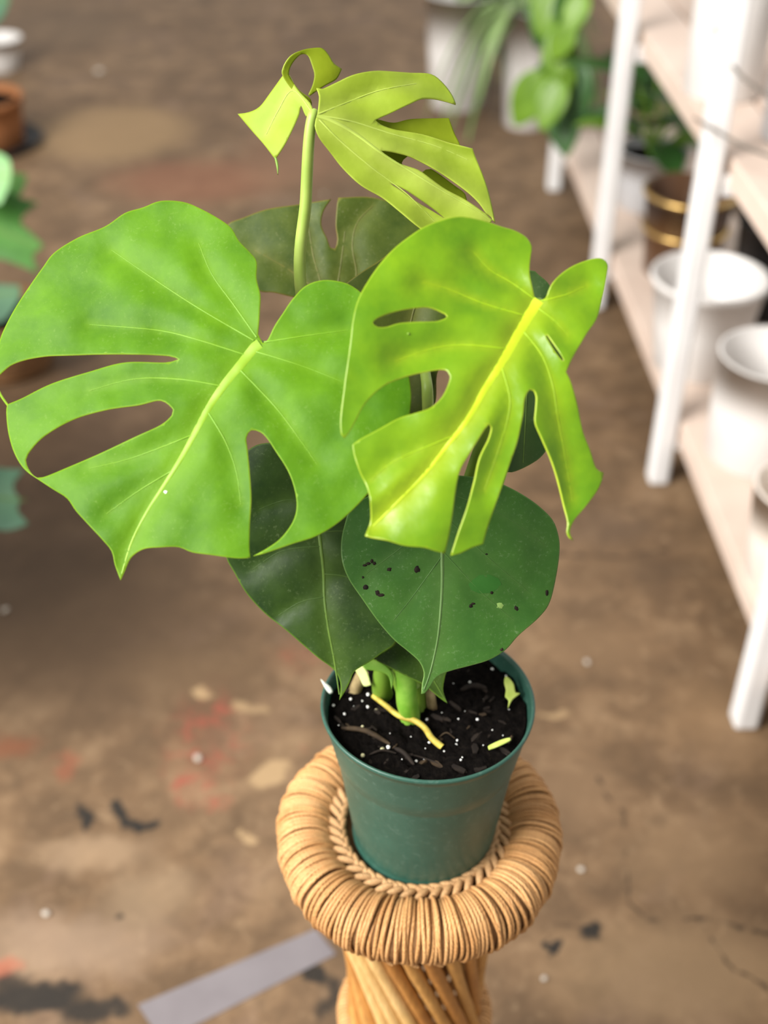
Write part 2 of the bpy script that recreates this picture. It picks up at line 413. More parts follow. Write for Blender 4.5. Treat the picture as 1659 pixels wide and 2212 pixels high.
    if vmat:
        if mid: ribbon(vname, mid, mw[0], mw[1], .0008)
        for v in vs: ribbon('vein', v, vw[0], vw[1], .00025, lmat or vmat)
    o['_'] = 0; del o['_']
    return o, surf

POT = on_level(921, 1512, .812); RIMZ = .812; POTX, POTY = .0345, POT.y
SOILZ = RIMZ - .013
base_pt = on_level(884, 1552, SOILZ)
plant = thing('monstera_plant', base_pt, 'split-leaf monstera with lime, bright green and dark green leaves growing from the green pot', 'plant')

# ---- B: big mid-green leaf on the left
B_out = [(567, 741, 1), (557, 721, 1), (561, 670), (562, 636), (554, 602), (554.5, 566), (542, 547), (516, 520), (501, 494), (477, 475), (434, 451), (395, 436), (347, 434), (309, 448),
 (270, 460), (227, 489), (169, 513), (118, 545), (92, 578), (63, 619), (36, 660), (14.5, 699), (0, 733), (-9, 775), (-9, 822), (-2, 852), (15, 877, 1), (13.5, 892), (18, 935), (31, 979), (53, 1014), (87, 1039),
 (116, 1058), (145, 1077), (164, 1104), (195, 1138), (222, 1167), (241, 1191), (248, 1220), (260, 1253, 1), (270, 1232), (282, 1205), (309, 1186), (347, 1182), (386, 1182), (415, 1193),
 (458, 1199), (511, 1206), (541, 1205, 1), (539, 1181), (540, 1123), (542, 1075), (539, 1022), (534, 969), (532, 945), (542, 929), (562, 933), (579, 950), (598, 979), (622, 1017), (636, 1056),
 (641, 1094), (632, 1128), (607, 1162), (579, 1183), (547, 1201, 1), (569, 1196), (627, 1176), (685, 1157), (738, 1123), (791, 1070), (830, 1020), (862, 965), (884, 900), (888, 845), (876, 790), (840, 740),
 (808, 700), (795, 660), (785, 638), (767, 622), (742, 610), (699, 605), (661, 617), (632, 646), (612, 675), (593, 704), (579, 733), (572, 740, 1)]
B_h1 = [(-4, 812, 1), (29, 786), (87, 771), (159, 767), (241, 765), (313, 766), (366, 769), (386, 776, 1), (357, 783), (270, 783), (193, 803), (111, 829), (48, 860), (17, 873, 1), (-2, 842)]
B_h2 = [(347, 865), (374, 885), (371, 897), (347, 918), (289, 945), (217, 979), (145, 1010), (92, 1031), (72, 1027), (57, 1003), (60, 981), (96, 942), (159, 906), (231, 885), (299, 875)]
B_mid = [(561, 742), (550, 750), (521, 786), (482, 834), (444, 892), (400, 974), (362, 1036), (318, 1104), (284, 1171), (263, 1239)]
B_v = [[(548, 735), (420, 660), (318, 593), (241, 540)], [(554, 728), (506, 660), (458, 593), (429, 525)], [(535, 768), (424, 733), (338, 713), (193, 701)],
 [(480, 834), (386, 819), (289, 819), (193, 844)], [(570, 739), (675, 723), (752, 713)], [(545, 757), (651, 790), (738, 824)], [(515, 795), (593, 877), (641, 940), (685, 1003)],
 [(448, 888), (487, 954), (511, 1022), (520, 1090)], [(419, 938), (289, 988), (193, 1012)], [(375, 1015), (300, 1060), (230, 1110)]]
lfB, sB = leaf_piece('leaf', B_out, [B_h1, B_h2], [M['leafB'], M['rimB']], (560, 742), .775, (-.13, -.66, .74), (260, 1253), plant,
    bend=lambda s, t: -.10 * t * t - .05 * s * s + .04 * s, midrib=B_mid, veins=B_v, mw=(22, 2.5), vw=(3.6, 1), vmat=M['veinB'], lmat=M['latB'], label='broad mid-green leaf with three long holes, lowest tip pointing down left')
# ---- C: bright leaf on the right
C_out = [(1163, 647, 1), (1155, 642, 1), (1149, 617), (1144, 587), (1147, 552), (1149, 532), (1138, 513), (1113, 498), (1086, 490), (1047, 477), (1009, 469), (985, 468), (955, 475), (916, 490), (881, 513),
 (850, 538), (820, 571), (793, 610), (773, 648), (762, 691), (756, 741), (750, 787), (744, 830), (739, 872), (735, 911), (737, 938), (744, 947, 1), (752, 938), (766, 914), (789, 872), (827, 835),
 (874, 814), (920, 803), (951, 798), (966, 801), (972, 812), (968, 830), (955, 857), (931, 880), (901, 891), (862, 903), (816, 928), (777, 949), (761, 961, 1), (764, 980), (777, 1019), (793, 1053), (800, 1088),
 (801, 1123), (793, 1146), (789, 1156, 1), (804, 1161), (835, 1167), (874, 1179), (916, 1183), (939, 1190), (961, 1196, 1), (970, 1158), (978, 1111), (984, 1065), (993, 1019), (1009, 988), (1028, 957), (1047, 926), (1056, 916),
 (1062, 924), (1055, 950), (1036, 990), (1024, 1042), (1009, 1096), (989, 1154), (974, 1200, 1), (993, 1196), (1020, 1183), (1044, 1175, 1), (1053, 1142), (1066, 1104), (1086, 1046), (1105, 992), (1120, 945), (1130, 895),
 (1134, 860), (1144, 841), (1153, 843), (1159, 857), (1157, 887), (1156, 914), (1171, 949), (1190, 992), (1205, 1038), (1217, 1088), (1226, 1127), (1224, 1150), (1230, 1163), (1239, 1168, 1), (1231, 1150), (1240, 1125), (1267, 1092), (1290, 1061),
 (1302, 1034), (1304, 1021, 1), (1288, 1011), (1275, 972), (1259, 930), (1248, 876), (1234, 826), (1223, 803, 1), (1240, 768), (1267, 722), (1290, 687), (1302, 641), (1311, 594), (1313, 571), (1302, 559), (1279, 559),
 (1240, 573), (1209, 594), (1190, 617), (1178, 644), (1170, 648, 1)]
C_h1 = [(966, 683), (947, 693), (901, 695), (862, 698), (835, 706), (816, 706), (805, 699), (816, 687), (847, 675), (885, 667), (924, 664), (951, 673)]
C_h2 = [(1178, 724), (1183, 724), (1201, 750), (1218, 779), (1213, 778), (1195, 753)]
C_mid = [(1164, 648), (1144, 679), (1117, 725), (1086, 780), (1047, 841), (1009, 907), (962, 968), (916, 1026), (866, 1077), (806, 1136)]
C_v = [[(1161, 650), (1105, 610), (1059, 583), (1024, 544)], [(1140, 683), (1047, 656), (970, 625), (916, 610)], [(1100, 754), (1009, 745), (939, 752), (854, 780)],
 [(1168, 650), (1221, 637), (1267, 617)], [(1158, 662), (1201, 695), (1228, 725)], [(1128, 712), (1171, 768), (1194, 833), (1205, 903), (1221, 988), (1236, 1080)],
 [(1083, 790), (1101, 857), (1097, 903), (1078, 968), (1047, 1057)], [(984, 940), (854, 995), (800, 1040)]]
lfC, sC = leaf_piece('leaf', C_out, [C_h1, C_h2], [M['leafC'], M['rimC']], (1162, 650), .735, (.10, -.70, .70), (808, 1134), plant,
    bend=lambda s, t: -.16 * t * t - .10 * s * s + .08 * s + .02 * math.sin(9 * t), midrib=C_mid, veins=C_v, mw=(24, 2.5), vw=(3.0, .8), vmat=M['veinC'], lmat=M['latC'], vglow=(34, 9), groove=.0055,
    label='glossy bright green leaf with deep splits and a yellow midrib')
# ---- A: youngest leaf on the tall petiole
A_out = [(684, 250, 1), (688, 235), (690, 207), (684, 190, 1), (696, 192), (727, 178), (765, 161), (808, 153), (846, 154), (885, 157), (931, 160), (958, 180), (978, 207), (985, 225, 1), (966, 219), (939, 213), (912, 213),
 (885, 225), (850, 242), (823, 254), (811, 259, 1), (823, 269), (850, 279), (889, 286), (924, 294), (966, 308), (985, 313), (1021, 321, 1), (1028, 342), (1043, 377), (1055, 412), (1064, 450), (1070, 481, 1),
 (1051, 462), (1035, 439), (1012, 416), (981, 392), (943, 367), (904, 346), (881, 336), (850, 329), (823, 325, 1), (843, 342), (866, 354), (904, 367), (927, 383), (962, 408), (1005, 431), (1039, 454), (1064, 474), (1040, 492), (985, 508),
 (940, 512), (904, 489), (866, 458), (827, 427), (781, 400), (742, 365), (711, 327), (688, 296), (680, 270)]
A_h = [(841, 395, 1), (873, 409), (904, 429), (935, 451), (962, 473, 1), (933, 456), (902, 437), (870, 414)]
A_mid = [(684, 250), (720, 262), (770, 290), (830, 335), (890, 372), (960, 415), (1030, 455), (1060, 476)]
A_v = [[(688, 246), (740, 225), (820, 195), (900, 180)], [(692, 250), (760, 262), (850, 290), (940, 315), (1010, 345)], [(690, 258), (730, 300), (800, 360), (880, 420), (940, 480)]]
lfA, sA = leaf_piece('leaf', A_out, [A_h], [M['leafA'], M['rimA']], (682, 250), .80, (.22, -.72, .62), (1064, 470), plant,
    bend=lambda s, t: -.22 * t * t + .03 * math.cos(20 * t), midrib=A_mid, veins=A_v, mw=(9, 2), vw=(4, 1.5), vmat=M['veinA'], groove=.003, gw=20,
    label='pale lime young leaf at the top, half unfurled with curling lobes')
A_back = [(760, 250), (812, 257), (850, 265), (890, 257), (970, 255, 1), (982, 288), (995, 316), (990, 335), (900, 318), (880, 338), (868, 352), (885, 375), (912, 372), (931, 365), (981, 400), (1005, 419), (1009, 440, 1), (985, 450), (900, 420), (820, 370), (760, 310)]
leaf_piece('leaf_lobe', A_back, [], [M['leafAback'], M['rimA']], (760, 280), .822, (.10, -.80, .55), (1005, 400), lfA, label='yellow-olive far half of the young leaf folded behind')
A_low = [(513, 246, 1), (538, 242), (561, 230), (584, 200), (607, 168), (613, 160, 1), (625, 162), (634, 180), (648, 200), (669, 222), (676, 238), (683, 246, 1), (672, 252), (660, 250), (650, 228), (646, 246), (630, 281), (615, 311), (600, 335), (594, 344, 1), (569, 311), (545, 284)]
leaf_piece('leaf_lobe', A_low, [], [M['leafA'], M['rimA']], (680, 244), .80, (-.45, -.70, .55), (540, 280), lfA, bend=lambda s, t: -.12 * t * t + .10 * s * (1 - s),
    veins=[[(672, 240), (632, 195), (600, 240), (575, 290)]], vw=(3, 1.5), vmat=M['veinA'], step=13, label='drooping left lobe of the young leaf')
A_curl = [(612, 166), (612, 146), (627, 122), (650, 109), (673, 104), (696, 104), (711, 119), (721, 136), (739, 149, 1), (727, 171), (704, 184), (687, 195), (670, 207, 1), (666, 205), (675, 184), (679, 161), (673, 138), (665, 119), (650, 118), (634, 134), (625, 153), (627, 168), (648, 196), (671, 214), (673, 234), (664, 226), (640, 205)]
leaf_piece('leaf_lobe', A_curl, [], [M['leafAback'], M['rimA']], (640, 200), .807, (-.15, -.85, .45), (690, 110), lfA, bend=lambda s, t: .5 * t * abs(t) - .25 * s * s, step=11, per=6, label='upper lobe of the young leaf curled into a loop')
leaf_piece('dried_tip', [(592, 338, 1), (597, 341), (601, 356), (600, 378, 1), (597, 360)], [], [M['petiole_dark']], (596, 345), .80, (-.2, -.8, .5), (600, 378), lfA, step=6, per=5)
# ---- D: old olive leaf behind
D_out = [(470, 520), (491, 485), (526, 470), (576, 452), (634, 443), (673, 437), (716, 430, 1), (700, 454), (694, 485), (707, 516), (714, 535), (724, 537), (729, 516), (725, 485), (728, 440), (731, 427, 1), (789, 425), (827, 431), (866, 443), (904, 473),
 (940, 520), (950, 560), (930, 600), (850, 640), (800, 660), (740, 660), (690, 652), (640, 643), (592, 632), (557, 628), (505, 600), (475, 560)]
D_v = [[(700, 640), (690, 600), (677, 554), (668, 500), (660, 460)], [(760, 625), (770, 590), (761, 530), (772, 480), (805, 445)], [(690, 630), (620, 580), (550, 540)], [(725, 640), (735, 580), (745, 500)]]
lfD, sD = leaf_piece('leaf', D_out, [], [M['leafD'], M['rimD']], (720, 640), .935, (0, -.78, .62), (715, 430), plant,
    bend=lambda s, t: -.06 * t * t, veins=D_v, vw=(3.5, 1.5), vmat=M['veinD'], groove=.004, gw=22, label='dull olive old leaf behind the tall petiole, with a slit at its top edge')
D2_out = [(742, 616, 1), (780, 588), (815, 566), (870, 530), (930, 530), (972, 600), (980, 690), (962, 760), (944, 810), (938, 875), (890, 900), (840, 880), (790, 800), (755, 700)]
leaf_piece('leaf_lobe', D2_out, [], [M['leafD'], M['rimD']], (850, 640), .885, (.1, -.80, .58), (860, 880), lfD, bend=lambda s, t: -.05 * t * t, midrib=[(940, 560), (900, 650), (880, 740), (870, 860)], mw=(6, 2), vmat=M['veinD'], label='olive lobe with an ochre margin')
# ---- F: darkest leaf behind C
F_out = [(1095, 600), (1146, 584), (1163, 593), (1190, 620), (1212, 680), (1216, 760), (1208, 840), (1200, 900), (1192, 950), (1178, 976), (1159, 995), (1124, 1014), (1098, 1020), (1075, 1005), (1066, 930), (1064, 800), (1070, 680)]
leaf_piece('leaf', F_out, [], [M['leafF'], M['rimG']], (1110, 620), .86, (.12, -.80, .58), (1130, 1000), plant, bend=lambda s, t: -.1 * t * t,
    midrib=[(1140, 600), (1140, 720), (1138, 850), (1130, 1000)], mw=(6, 2), vmat=M['veinG'], label='darkest green leaf mostly hidden behind the bright leaf')
# ---- G: dark leaf lower left
G_out = [(489, 1204), (506, 1237), (532, 1281), (571, 1324), (614, 1358), (653, 1392), (687, 1421), (716, 1442), (730, 1459), (736, 1483), (733, 1512, 1), (745, 1493), (757, 1469), (766, 1450), (798, 1430), (827, 1409), (853, 1389),
 (872, 1340), (872, 1250), (845, 1150), (800, 1070), (745, 1015), (680, 978), (620, 960), (575, 957), (545, 966), (522, 990), (503, 1040), (491, 1100), (486, 1160)]
G_mid = [(680, 1000), (684, 1080), (689, 1146), (694, 1189), (699, 1237), (701, 1295), (709, 1358), (721, 1421), (733, 1500)]
G_v = [[(685, 1090), (620, 1080), (560, 1100)], [(692, 1180), (610, 1190), (545, 1230)], [(700, 1290), (650, 1300), (600, 1330)], [(690, 1150), (760, 1150), (820, 1190)], [(699, 1240), (760, 1250), (820, 1300)]]
lfG, sG = leaf_piece('leaf', G_out, [], [M['leafG'], M['rimG']], (680, 1000), .868, (-.12, -.84, .52), (733, 1512), plant,
    bend=lambda s, t: -.10 * t * t - .03 * s, midrib=G_mid, veins=G_v, mw=(11, 3), vw=(3, 1), vmat=M['veinG'], lmat=M['latG'], groove=.003, gw=22, label='dusty dark green heart-shaped leaf hanging at lower left')
# ---- E: front oval leaf with specks
E_out = [(745, 1131), (759, 1093), (793, 1073), (850, 1042), (950, 1026), (1050, 1034), (1092, 1049), (1130, 1069), (1164, 1093), (1193, 1122), (1205, 1151), (1209, 1184), (1203, 1237), (1188, 1300), (1164, 1334), (1121, 1372),
 (1092, 1404), (1058, 1425), (1020, 1437), (981, 1447), (952, 1457), (938, 1469), (930, 1483), (918, 1498), (910, 1499, 1), (912, 1478), (916, 1454), (906, 1430), (880, 1406), (851, 1382), (817, 1343), (783, 1295), (754, 1252), (739, 1213), (737, 1170)]
E_mid = [(956, 1050), (956, 1130), (955, 1199), (955, 1257), (952, 1315), (945, 1382), (930, 1450), (916, 1490)]
E_v = [[(956, 1110), (1048, 1199), (1145, 1281)], [(955, 1190), (1040, 1280), (1110, 1340)], [(956, 1110), (870, 1180), (790, 1240)], [(955, 1200), (890, 1290), (850, 1340)], [(956, 1060), (1080, 1110), (1180, 1180)]]
lfE, sE = leaf_piece('leaf', E_out, [], [M['leafE'], M['rimE']], (956, 1050), .825, (.05, -.82, .57), (914, 1495), plant,
    bend=lambda s, t: -.13 * t * t - .05 * s * s, midrib=E_mid, veins=E_v, mw=(10, 3), vw=(2.6, .8), vmat=M['veinE'], lmat=M['latE'], groove=.002, label='oval deep green leaf above the pot, marked with black specks')
M['dirt'] = simple('dirt_black', (.008, .006, .005), (.02, .015, .01), 200, .8, .1)
M['damp'] = leaf_mat('damp_leaf_patch', (.018, .085, .012), (.03, .11, .018), (.1, .2, .05), (.1, .2, .1), .05, rough=.5, spec=.1, dustamt=.0)
def speck(surf, x, y, rx, ry, parent, mat, nm, irr=.3, hgt=.0009):
    P = [surf(x, y, hgt)]; N = 10
    for ring, hh in ((.6, hgt * .8), (1.0, .0001)):
        for k in range(N):
            a = 2 * math.pi * k / N; q = ring * (1 + random.uniform(-irr, irr))
            P.append(surf(x + rx * q * math.cos(a), y + ry * q * math.sin(a), hh))
    Fc = [(0, 1 + (k + 1) % N, 1 + k) for k in range(N)] + [(1 + k, 1 + (k + 1) % N, 1 + N + (k + 1) % N, 1 + N + k) for k in range(N)]
    a, b, c = Fc[0]
    if (P[b] - P[a]).cross(P[c] - P[a]).dot(CAM - P[a]) < 0: Fc = [f[::-1] for f in Fc]
    return mk(nm, P, Fc, mat, parent)
for (x, y, rx, ry) in [(796, 1217, 7, 4), (788, 1221, 6, 3), (809, 1217, 5, 4), (803, 1212, 4, 5), (841, 1230, 6, 5), (901, 1230, 7, 8), (791, 1269, 7, 7), (815, 1280, 6, 7), (823, 1286, 10, 4), (784, 1247, 3, 3),
                       (1115, 1314, 6, 6), (1181, 1280, 4, 8), (1017, 1309, 5, 4), (1022, 1304, 6, 3), (1062, 1280, 4, 4), (1084, 1403, 5, 4), (1051, 1197, 3, 2)]:
    speck(sE, x, y, rx * .85, ry * .85, lfE, M['dirt'], 'dirt_speck')
speck(sE, 1047, 1262, 34, 20, lfE, M['damp'], 'damp_spot', .15, .0004); speck(sE, 1081, 1308, 8, 6, lfE, M['rimE'], 'pale_spot', .3, .0004)
speck(sB, 358, 1063, 4, 3, lfB, simple('white_crumb', (.7, .7, .62), (.8, .8, .75)), 'crumb'); speck(sC, 883, 721, 3, 3, lfC, M['rimG'], 'pale_spot')
# ---- H: small dark leaf behind E
H_out = [(812, 1421), (832, 1437), (880, 1462), (911, 1477), (930, 1491), (950, 1508), (967, 1520, 1), (961, 1505), (957, 1488), (962, 1459), (975, 1420), (960, 1380), (910, 1362), (865, 1375), (850, 1395)]
leaf_piece('leaf', H_out, [], [M['leafG'], M['rimG']], (890, 1380), .905, (.05, -.82, .57), (966, 1518), plant, midrib=[(890, 1380), (920, 1440), (965, 1517)], mw=(6, 2), vmat=M['veinG'], step=12, label='small dark leaf tucked behind the oval leaf, tip over the soil')

# ---- petioles, stems, sheath, root
def pet(name, pts, r0, r1, mat, label=None, n=10):
    P = spline3(pts, n); N = len(P)
    V, Fc = tube(P, [r0 + (r1 - r0) * i / (N - 1) for i in range(N)], 12)
    o = mk(name, V, Fc, mat, plant)
    if label: o['label'] = label
    return o
bp = base_pt
pet('petiole', [at(878, 1470, .935), at(830, 1300, .90), at(740, 1000, .865), at(652, 640, .845), at(661, 430, .822), at(667, 310, .806), at(674, 256, .801), at(681, 243, .803)], .0050, .0034, M['petiole'], 'tall pale green petiole of the youngest leaf')
pet('petiole', [at(872, 1480, .935), at(800, 1250, .90), at(690, 950, .86), at(595, 790, .80), at(566, 748, .782), at(558, 746, .778)], .0050, .0030, M['petiole_dark'])
pet('petiole', [at(893, 1480, .935), at(930, 1300, .90), at(1005, 1060, .868), at(1060, 900, .83), at(1130, 720, .765), at(1162, 660, .742), at(1160, 654, .739)], .0050, .0030, M['petiole_dark'])
pet('petiole', [at(886, 1480, .95), at(915, 1250, .93), at(926, 1000, .91), at(924, 870, .872), at(920, 815, .874), at(908, 770, .892), at(860, 720, .915), at(760, 660, .937)], .0050, .0032, M['petiole'])
pet('petiole', [at(900, 1490, .955), at(990, 1300, .945), at(1090, 1000, .91), at(1125, 800, .885), at(1138, 640, .868)], .0045, .0030, M['petiole_dark'])
pet('petiole', [at(888, 1490, .935), at(930, 1350, .915), at(965, 1180, .88), at(958, 1060, .838)], .0045, .0028, M['petiole_dark'])
pet('petiole', [at(866, 1490, .95), at(810, 1350, .94), at(730, 1150, .915), at(682, 1005, .877)], .0045, .0028, M['petiole_dark'])
pet('stem', [bp + Vector((0, 0, -.012)), bp + Vector((.0005, 0, .004)), at(879, 1515, .937), at(877, 1460, .93), at(872, 1400, .922)], .0078, .0088, M['stem'], 'thick bright green stem rising from the soil')
g2 = on_level(822, 1500, SOILZ)
pet('stem', [g2 + Vector((.003, .004, -.01)), at(824, 1480, .955), at(828, 1440, .945), at(842, 1395, .935)], .0085, .0060, M['petiole_dark'])
g3 = on_level(907, 1535, SOILZ); pet('stem', [g3 + Vector((0, .002, -.008)), at(908, 1510, .958), at(906, 1470, .95), at(900, 1420, .94)], .0052, .0048, M['petiole_dark'])
pet('dry_stub', [on_level(764, 1500, SOILZ - .004), at(772, 1478, .972), at(784, 1452, .966)], .0052, .0048, M['stub'], 'dry brown stem stub')
pet('dry_stub', [on_level(934, 1534, SOILZ - .004), at(931, 1512, .955), at(928, 1480, .95)], .0042, .0036, M['stub'])
leaf_piece('sheath', [(784, 1434), (806, 1424), (836, 1440), (850, 1462), (846, 1490, 1), (838, 1460), (815, 1450), (790, 1446)], [], [M['stem'], M['rimB']], (800, 1430), .925, (0, -.8, .6), (846, 1480), plant, step=9, per=6)
leaf_piece('sheath', [(766, 1446, 1), (778, 1436), (792, 1450), (802, 1480, 1), (786, 1482), (776, 1462)], [], [M['sheath'], M['sheath']], (780, 1440), .945, (-.2, -.8, .6), (790, 1480), plant, step=8, per=6, label='pale papery leaf sheath')
rp = [on_level(x, y, SOILZ + dz) for x, y, dz in ((806, 1503, .006), (832, 1523, .007), (862, 1546, .007), (894, 1556, .007), (917, 1572, .006), (933, 1595, .005), (955, 1614, .002))]
M['root'] = simple('root_yellow', (.30, .22, .03), (.55, .46, .08), 120, .55, .3)
pet('aerial_root', rp, .0021, .0026, M['root'], 'yellow aerial root lying across the soil')

# ================================================================== POT + SOIL
pot = thing('nursery_pot', (POTX, POTY, RIMZ - .16), 'dark green plastic nursery pot full of soil, standing on the woven pedestal', 'flower pot')
t = NT('green_plastic')
n1 = t.noise(26, 5, .65); n2 = t.noise(160, 4, .7)
c = t.ramp(n1.outputs[0], [(.3, (.019, .068, .049)), (.7, (.030, .090, .065))])
c = t.mix(t.ramp(n2.outputs[0], [(.55, 0.0), (.80, .38)]), c, (.14, .22, .18)); t.col(c); t.rough(.40, .4); t.bump(n1.outputs[0], .06, .002)
M['pot'] = t.m
hp = .16
prof = [(0, .003), (.050, .003), (.054, 0), (.0595, 0), (.0615, .002), (.0618, .006), (.0607, .009), (.0610, .012), (.0665, .060), (.0718, .104), (.0722, .107), (.0736, .110), (.0752, .120), (.0808, .150), (.0818, .1545), (.0832, .156), (.0836, .1585), (.0828, .160), (.0812, .1595),
        (.0800, .156), (.0790, .150), (.0735, .120), (.0705, .105), (.060, .014), (0, .012)]
V, Fc = lathe(prof, (POTX, POTY, RIMZ - hp), 96)
for i, v in enumerate(V):      # slightly out of round, as soft plastic pots are
    a = math.atan2(v[1] - POTY, v[0] - POTX); k = (v[2] - (RIMZ - hp)) / hp
    s = 1 + .012 * k * math.cos(2 * a - .5); V[i] = (POTX + (v[0] - POTX) * s, POTY + (v[1] - POTY) * s, v[2] + .0015 * k * math.sin(2 * a))
mk('pot_body', V, Fc, M['pot'], pot)
t = NT('potting_soil'); n1 = t.noise(220, 6, .7); n2 = t.noise(60, 5, .6)
c = t.ramp(n1.outputs[0], [(.35, (.0025, .002, .002)), (.6, (.007, .0055, .0045)), (.8, (.02, .015, .011))]); t.col(c); t.rough(.95, .04); t.bump(n1.outputs[0], .9, .004); M['soil'] = t.m
V, Fc = [(POTX, POTY, SOILZ)], []
NR, NS = 34, 96
for i in range(1, NR + 1):
    r = .0778 * i / NR
    for k in range(NS):
        a = 2 * math.pi * k / NS; x, y = POTX + r * math.cos(a), POTY + r * math.sin(a)
        z = SOILZ + .004 * noise.noise(Vector((x * 90, y * 90, 0))) + .0028 * noise.noise(Vector((x * 320, y * 320, 5))) + .0015 * noise.noise(Vector((x * 700, y * 700, 9)))
        V.append((x, y, z))
for k in range(NS): Fc.append((0, 1 + k, 1 + (k + 1) % NS))
for i in range(NR - 1):
    for k in range(NS):
        a = 1 + i * NS + k; b = 1 + i * NS + (k + 1) % NS; Fc.append((a, a + NS, b + NS, b))
soil = mk('soil', V, Fc, M['soil'], pot); soil['kind'] = 'stuff'; soil['label'] = 'black potting soil'
def soil_h(x, y): return SOILZ + .004 * noise.noise(Vector((x * 90, y * 90, 0))) + .0028 * noise.noise(Vector((x * 320, y * 320, 5)))
def blobmesh(name, seed, irr=.25):
    bm = bmesh.new(); bmesh.ops.create_icosphere(bm, subdivisions=2, radius=1)
    for v in bm.verts: v.co *= 1 + irr * noise.noise(v.co * 1.6 + Vector((seed, 0, 0)))
    me = bpy.data.meshes.new(name); bm.to_mesh(me); bm.free()
    me.polygons.foreach_set('use_smooth', [True] * len(me.polygons)); return me
M['perlite'] = simple('perlite_white', (.62, .62, .58), (.82, .82, .80), 300, .8, .2)
M['perlite_yellow'] = simple('perlite_cream', (.42, .40, .22), (.55, .52, .32), 300, .8, .2)
pm = [blobmesh('perlite_bead', k) for k in range(3)]
for m in pm: m.materials.append(M['perlite'])
pm2 = blobmesh('fertiliser_bead', 9, .1); pm2.materials.append(M['perlite_yellow'])
beads = [(1240, 195, 16), (415, 365, 18), (487, 357, 15), (413, 450, 16), (300, 400, 14), (258, 490, 15), (805, 525, 13), (1140, 530, 13), (905, 485, 9), (820, 680, 13), (1007, 670, 12), (1000, 697, 12), (735, 803, 13), (785, 787, 7), (1030, 808, 11), (1040, 800, 7),
         (550, 715, 20), (185, 440, 14), (270, 628, 10), (1185, 390, 9), (980, 290, 8), (1090, 285, 12), (755, 510, 8), (1105, 572, 8), (1240, 600, 7), (1390, 612, 8), (920, 742, 9), (420, 635, 9), (795, 735, 6), (375, 410, 12), (320, 440, 10), (1015, 525, 9), (980, 700, 6), (700, 640, 6),
         (1310, 640, 6), (220, 580, 8), (880, 810, 6), (1350, 465, 11), (1330, 255, 10), (460, 300, 9), (560, 640, 5), (1060, 460, 5), (640, 800, 6), (1180, 700, 6)]
for i, (x, y, d) in enumerate(beads):
    p = on_level(660 + x / 3.072, 1380 + y / 3.072, SOILZ + .001); r = d / 2 / 3.072 / 2740 * 1.5
    p.z = soil_h(p.x, p.y) + r * .5
    inst('perlite_bead', pm[i % 3], Matrix.Translation(p) @ Matrix.Rotation(i * 1.7, 4, 'Z') @ Matrix.Diagonal((r, r * random.uniform(.75, 1), r * .8, 1)), soil)
for x, y, d in [(510, 725, 20), (380, 765, 19), (470, 472, 17), (378, 575, 14)]:
    p = on_level(660 + x / 3.072, 1380 + y / 3.072, SOILZ + .001); r = d / 2 / 3.072 / 2740 * 1.5
    p.z = soil_h(p.x, p.y) + r * .5
    inst('fertiliser_bead', pm2, Matrix.Translation(p) @ Matrix.Scale(r, 4), soil)
# bark chips and fibres
M['bark'] = simple('bark_brown', (.006, .004, .003), (.018, .012, .008), 150, .8, .2); M['bark2'] = simple('bark_light', (.022, .014, .008), (.055, .036, .018), 150, .8, .2)
def chipmesh(seed, mat):
    rr = random.Random(seed); V = []
    for z in (-.25, .25):
        for x, y in ((-1, -.6), (-.3, -1), (1, -.5), (1.1, .4), (.2, 1), (-.9, .6)): V.append((x + rr.uniform(-.2, .2), y * .5 + rr.uniform(-.1, .1), z * rr.uniform(.6, 1.3) + .15 * x))
    Fc = [(5, 4, 3, 2, 1, 0), (6, 7, 8, 9, 10, 11)] + [(k, (k + 1) % 6, 6 + (k + 1) % 6, 6 + k) for k in range(6)]
    me = bpy.data.meshes.new('bark_chip'); me.from_pydata(V, [], Fc); me.materials.append(mat); return me
cm = [chipmesh(k, M['bark']) for k in range(4)] + [chipmesh(8, M['bark2'])]
for i in range(70):
    a = random.uniform(0, 6.28); r = .072 * math.sqrt(random.random()); x, y = POTX + r * math.cos(a), POTY + r * math.sin(a); s = random.uniform(.0022, .006)
    if (Vector((x, y)) - Vector((bp.x, bp.y))).length < .013: continue
    inst('bark_chip', cm[i % 5 if i % 3 else i % 4], Matrix.Translation((x, y, soil_h(x, y) + s * .12)) @ Matrix.Rotation(random.uniform(0, 6), 4, 'Z') @ Matrix.Rotation(random.uniform(-.4, .4), 4, 'X') @ Matrix.Diagonal((s, s * random.uniform(.5, 1), s * .7, 1)), soil)
for (x0, y0, x1, y1, r, mt) in [(240, 600, 560, 700, .0021, 'bark2'), (590, 735, 720, 850, .0018, 'bark'), (420, 775, 600, 765, .0010, 'bark'), (880, 655, 990, 670, .0006, 'bark2'), (1030, 340, 1200, 350, .0022, 'bark'), (650, 770, 900, 830, .0008, 'bark')]:
    A = on_level(660 + x0 / 3.072, 1380 + y0 / 3.072, SOILZ); B = on_level(660 + x1 / 3.072, 1380 + y1 / 3.072, SOILZ)
    mid_ = (A + B) / 2
    for q in (A, mid_, B): q.z = soil_h(q.x, q.y) + r * 1.2
    V, Fc = tube(spline3([A, mid_ + Vector((0, .002, .001)), B], 5), [r * k for k in (.5, .8, 1, 1, 1, 1, 1, 1, .9, .8, .4)], 7); mk('twig', V, Fc, M[mt], soil)
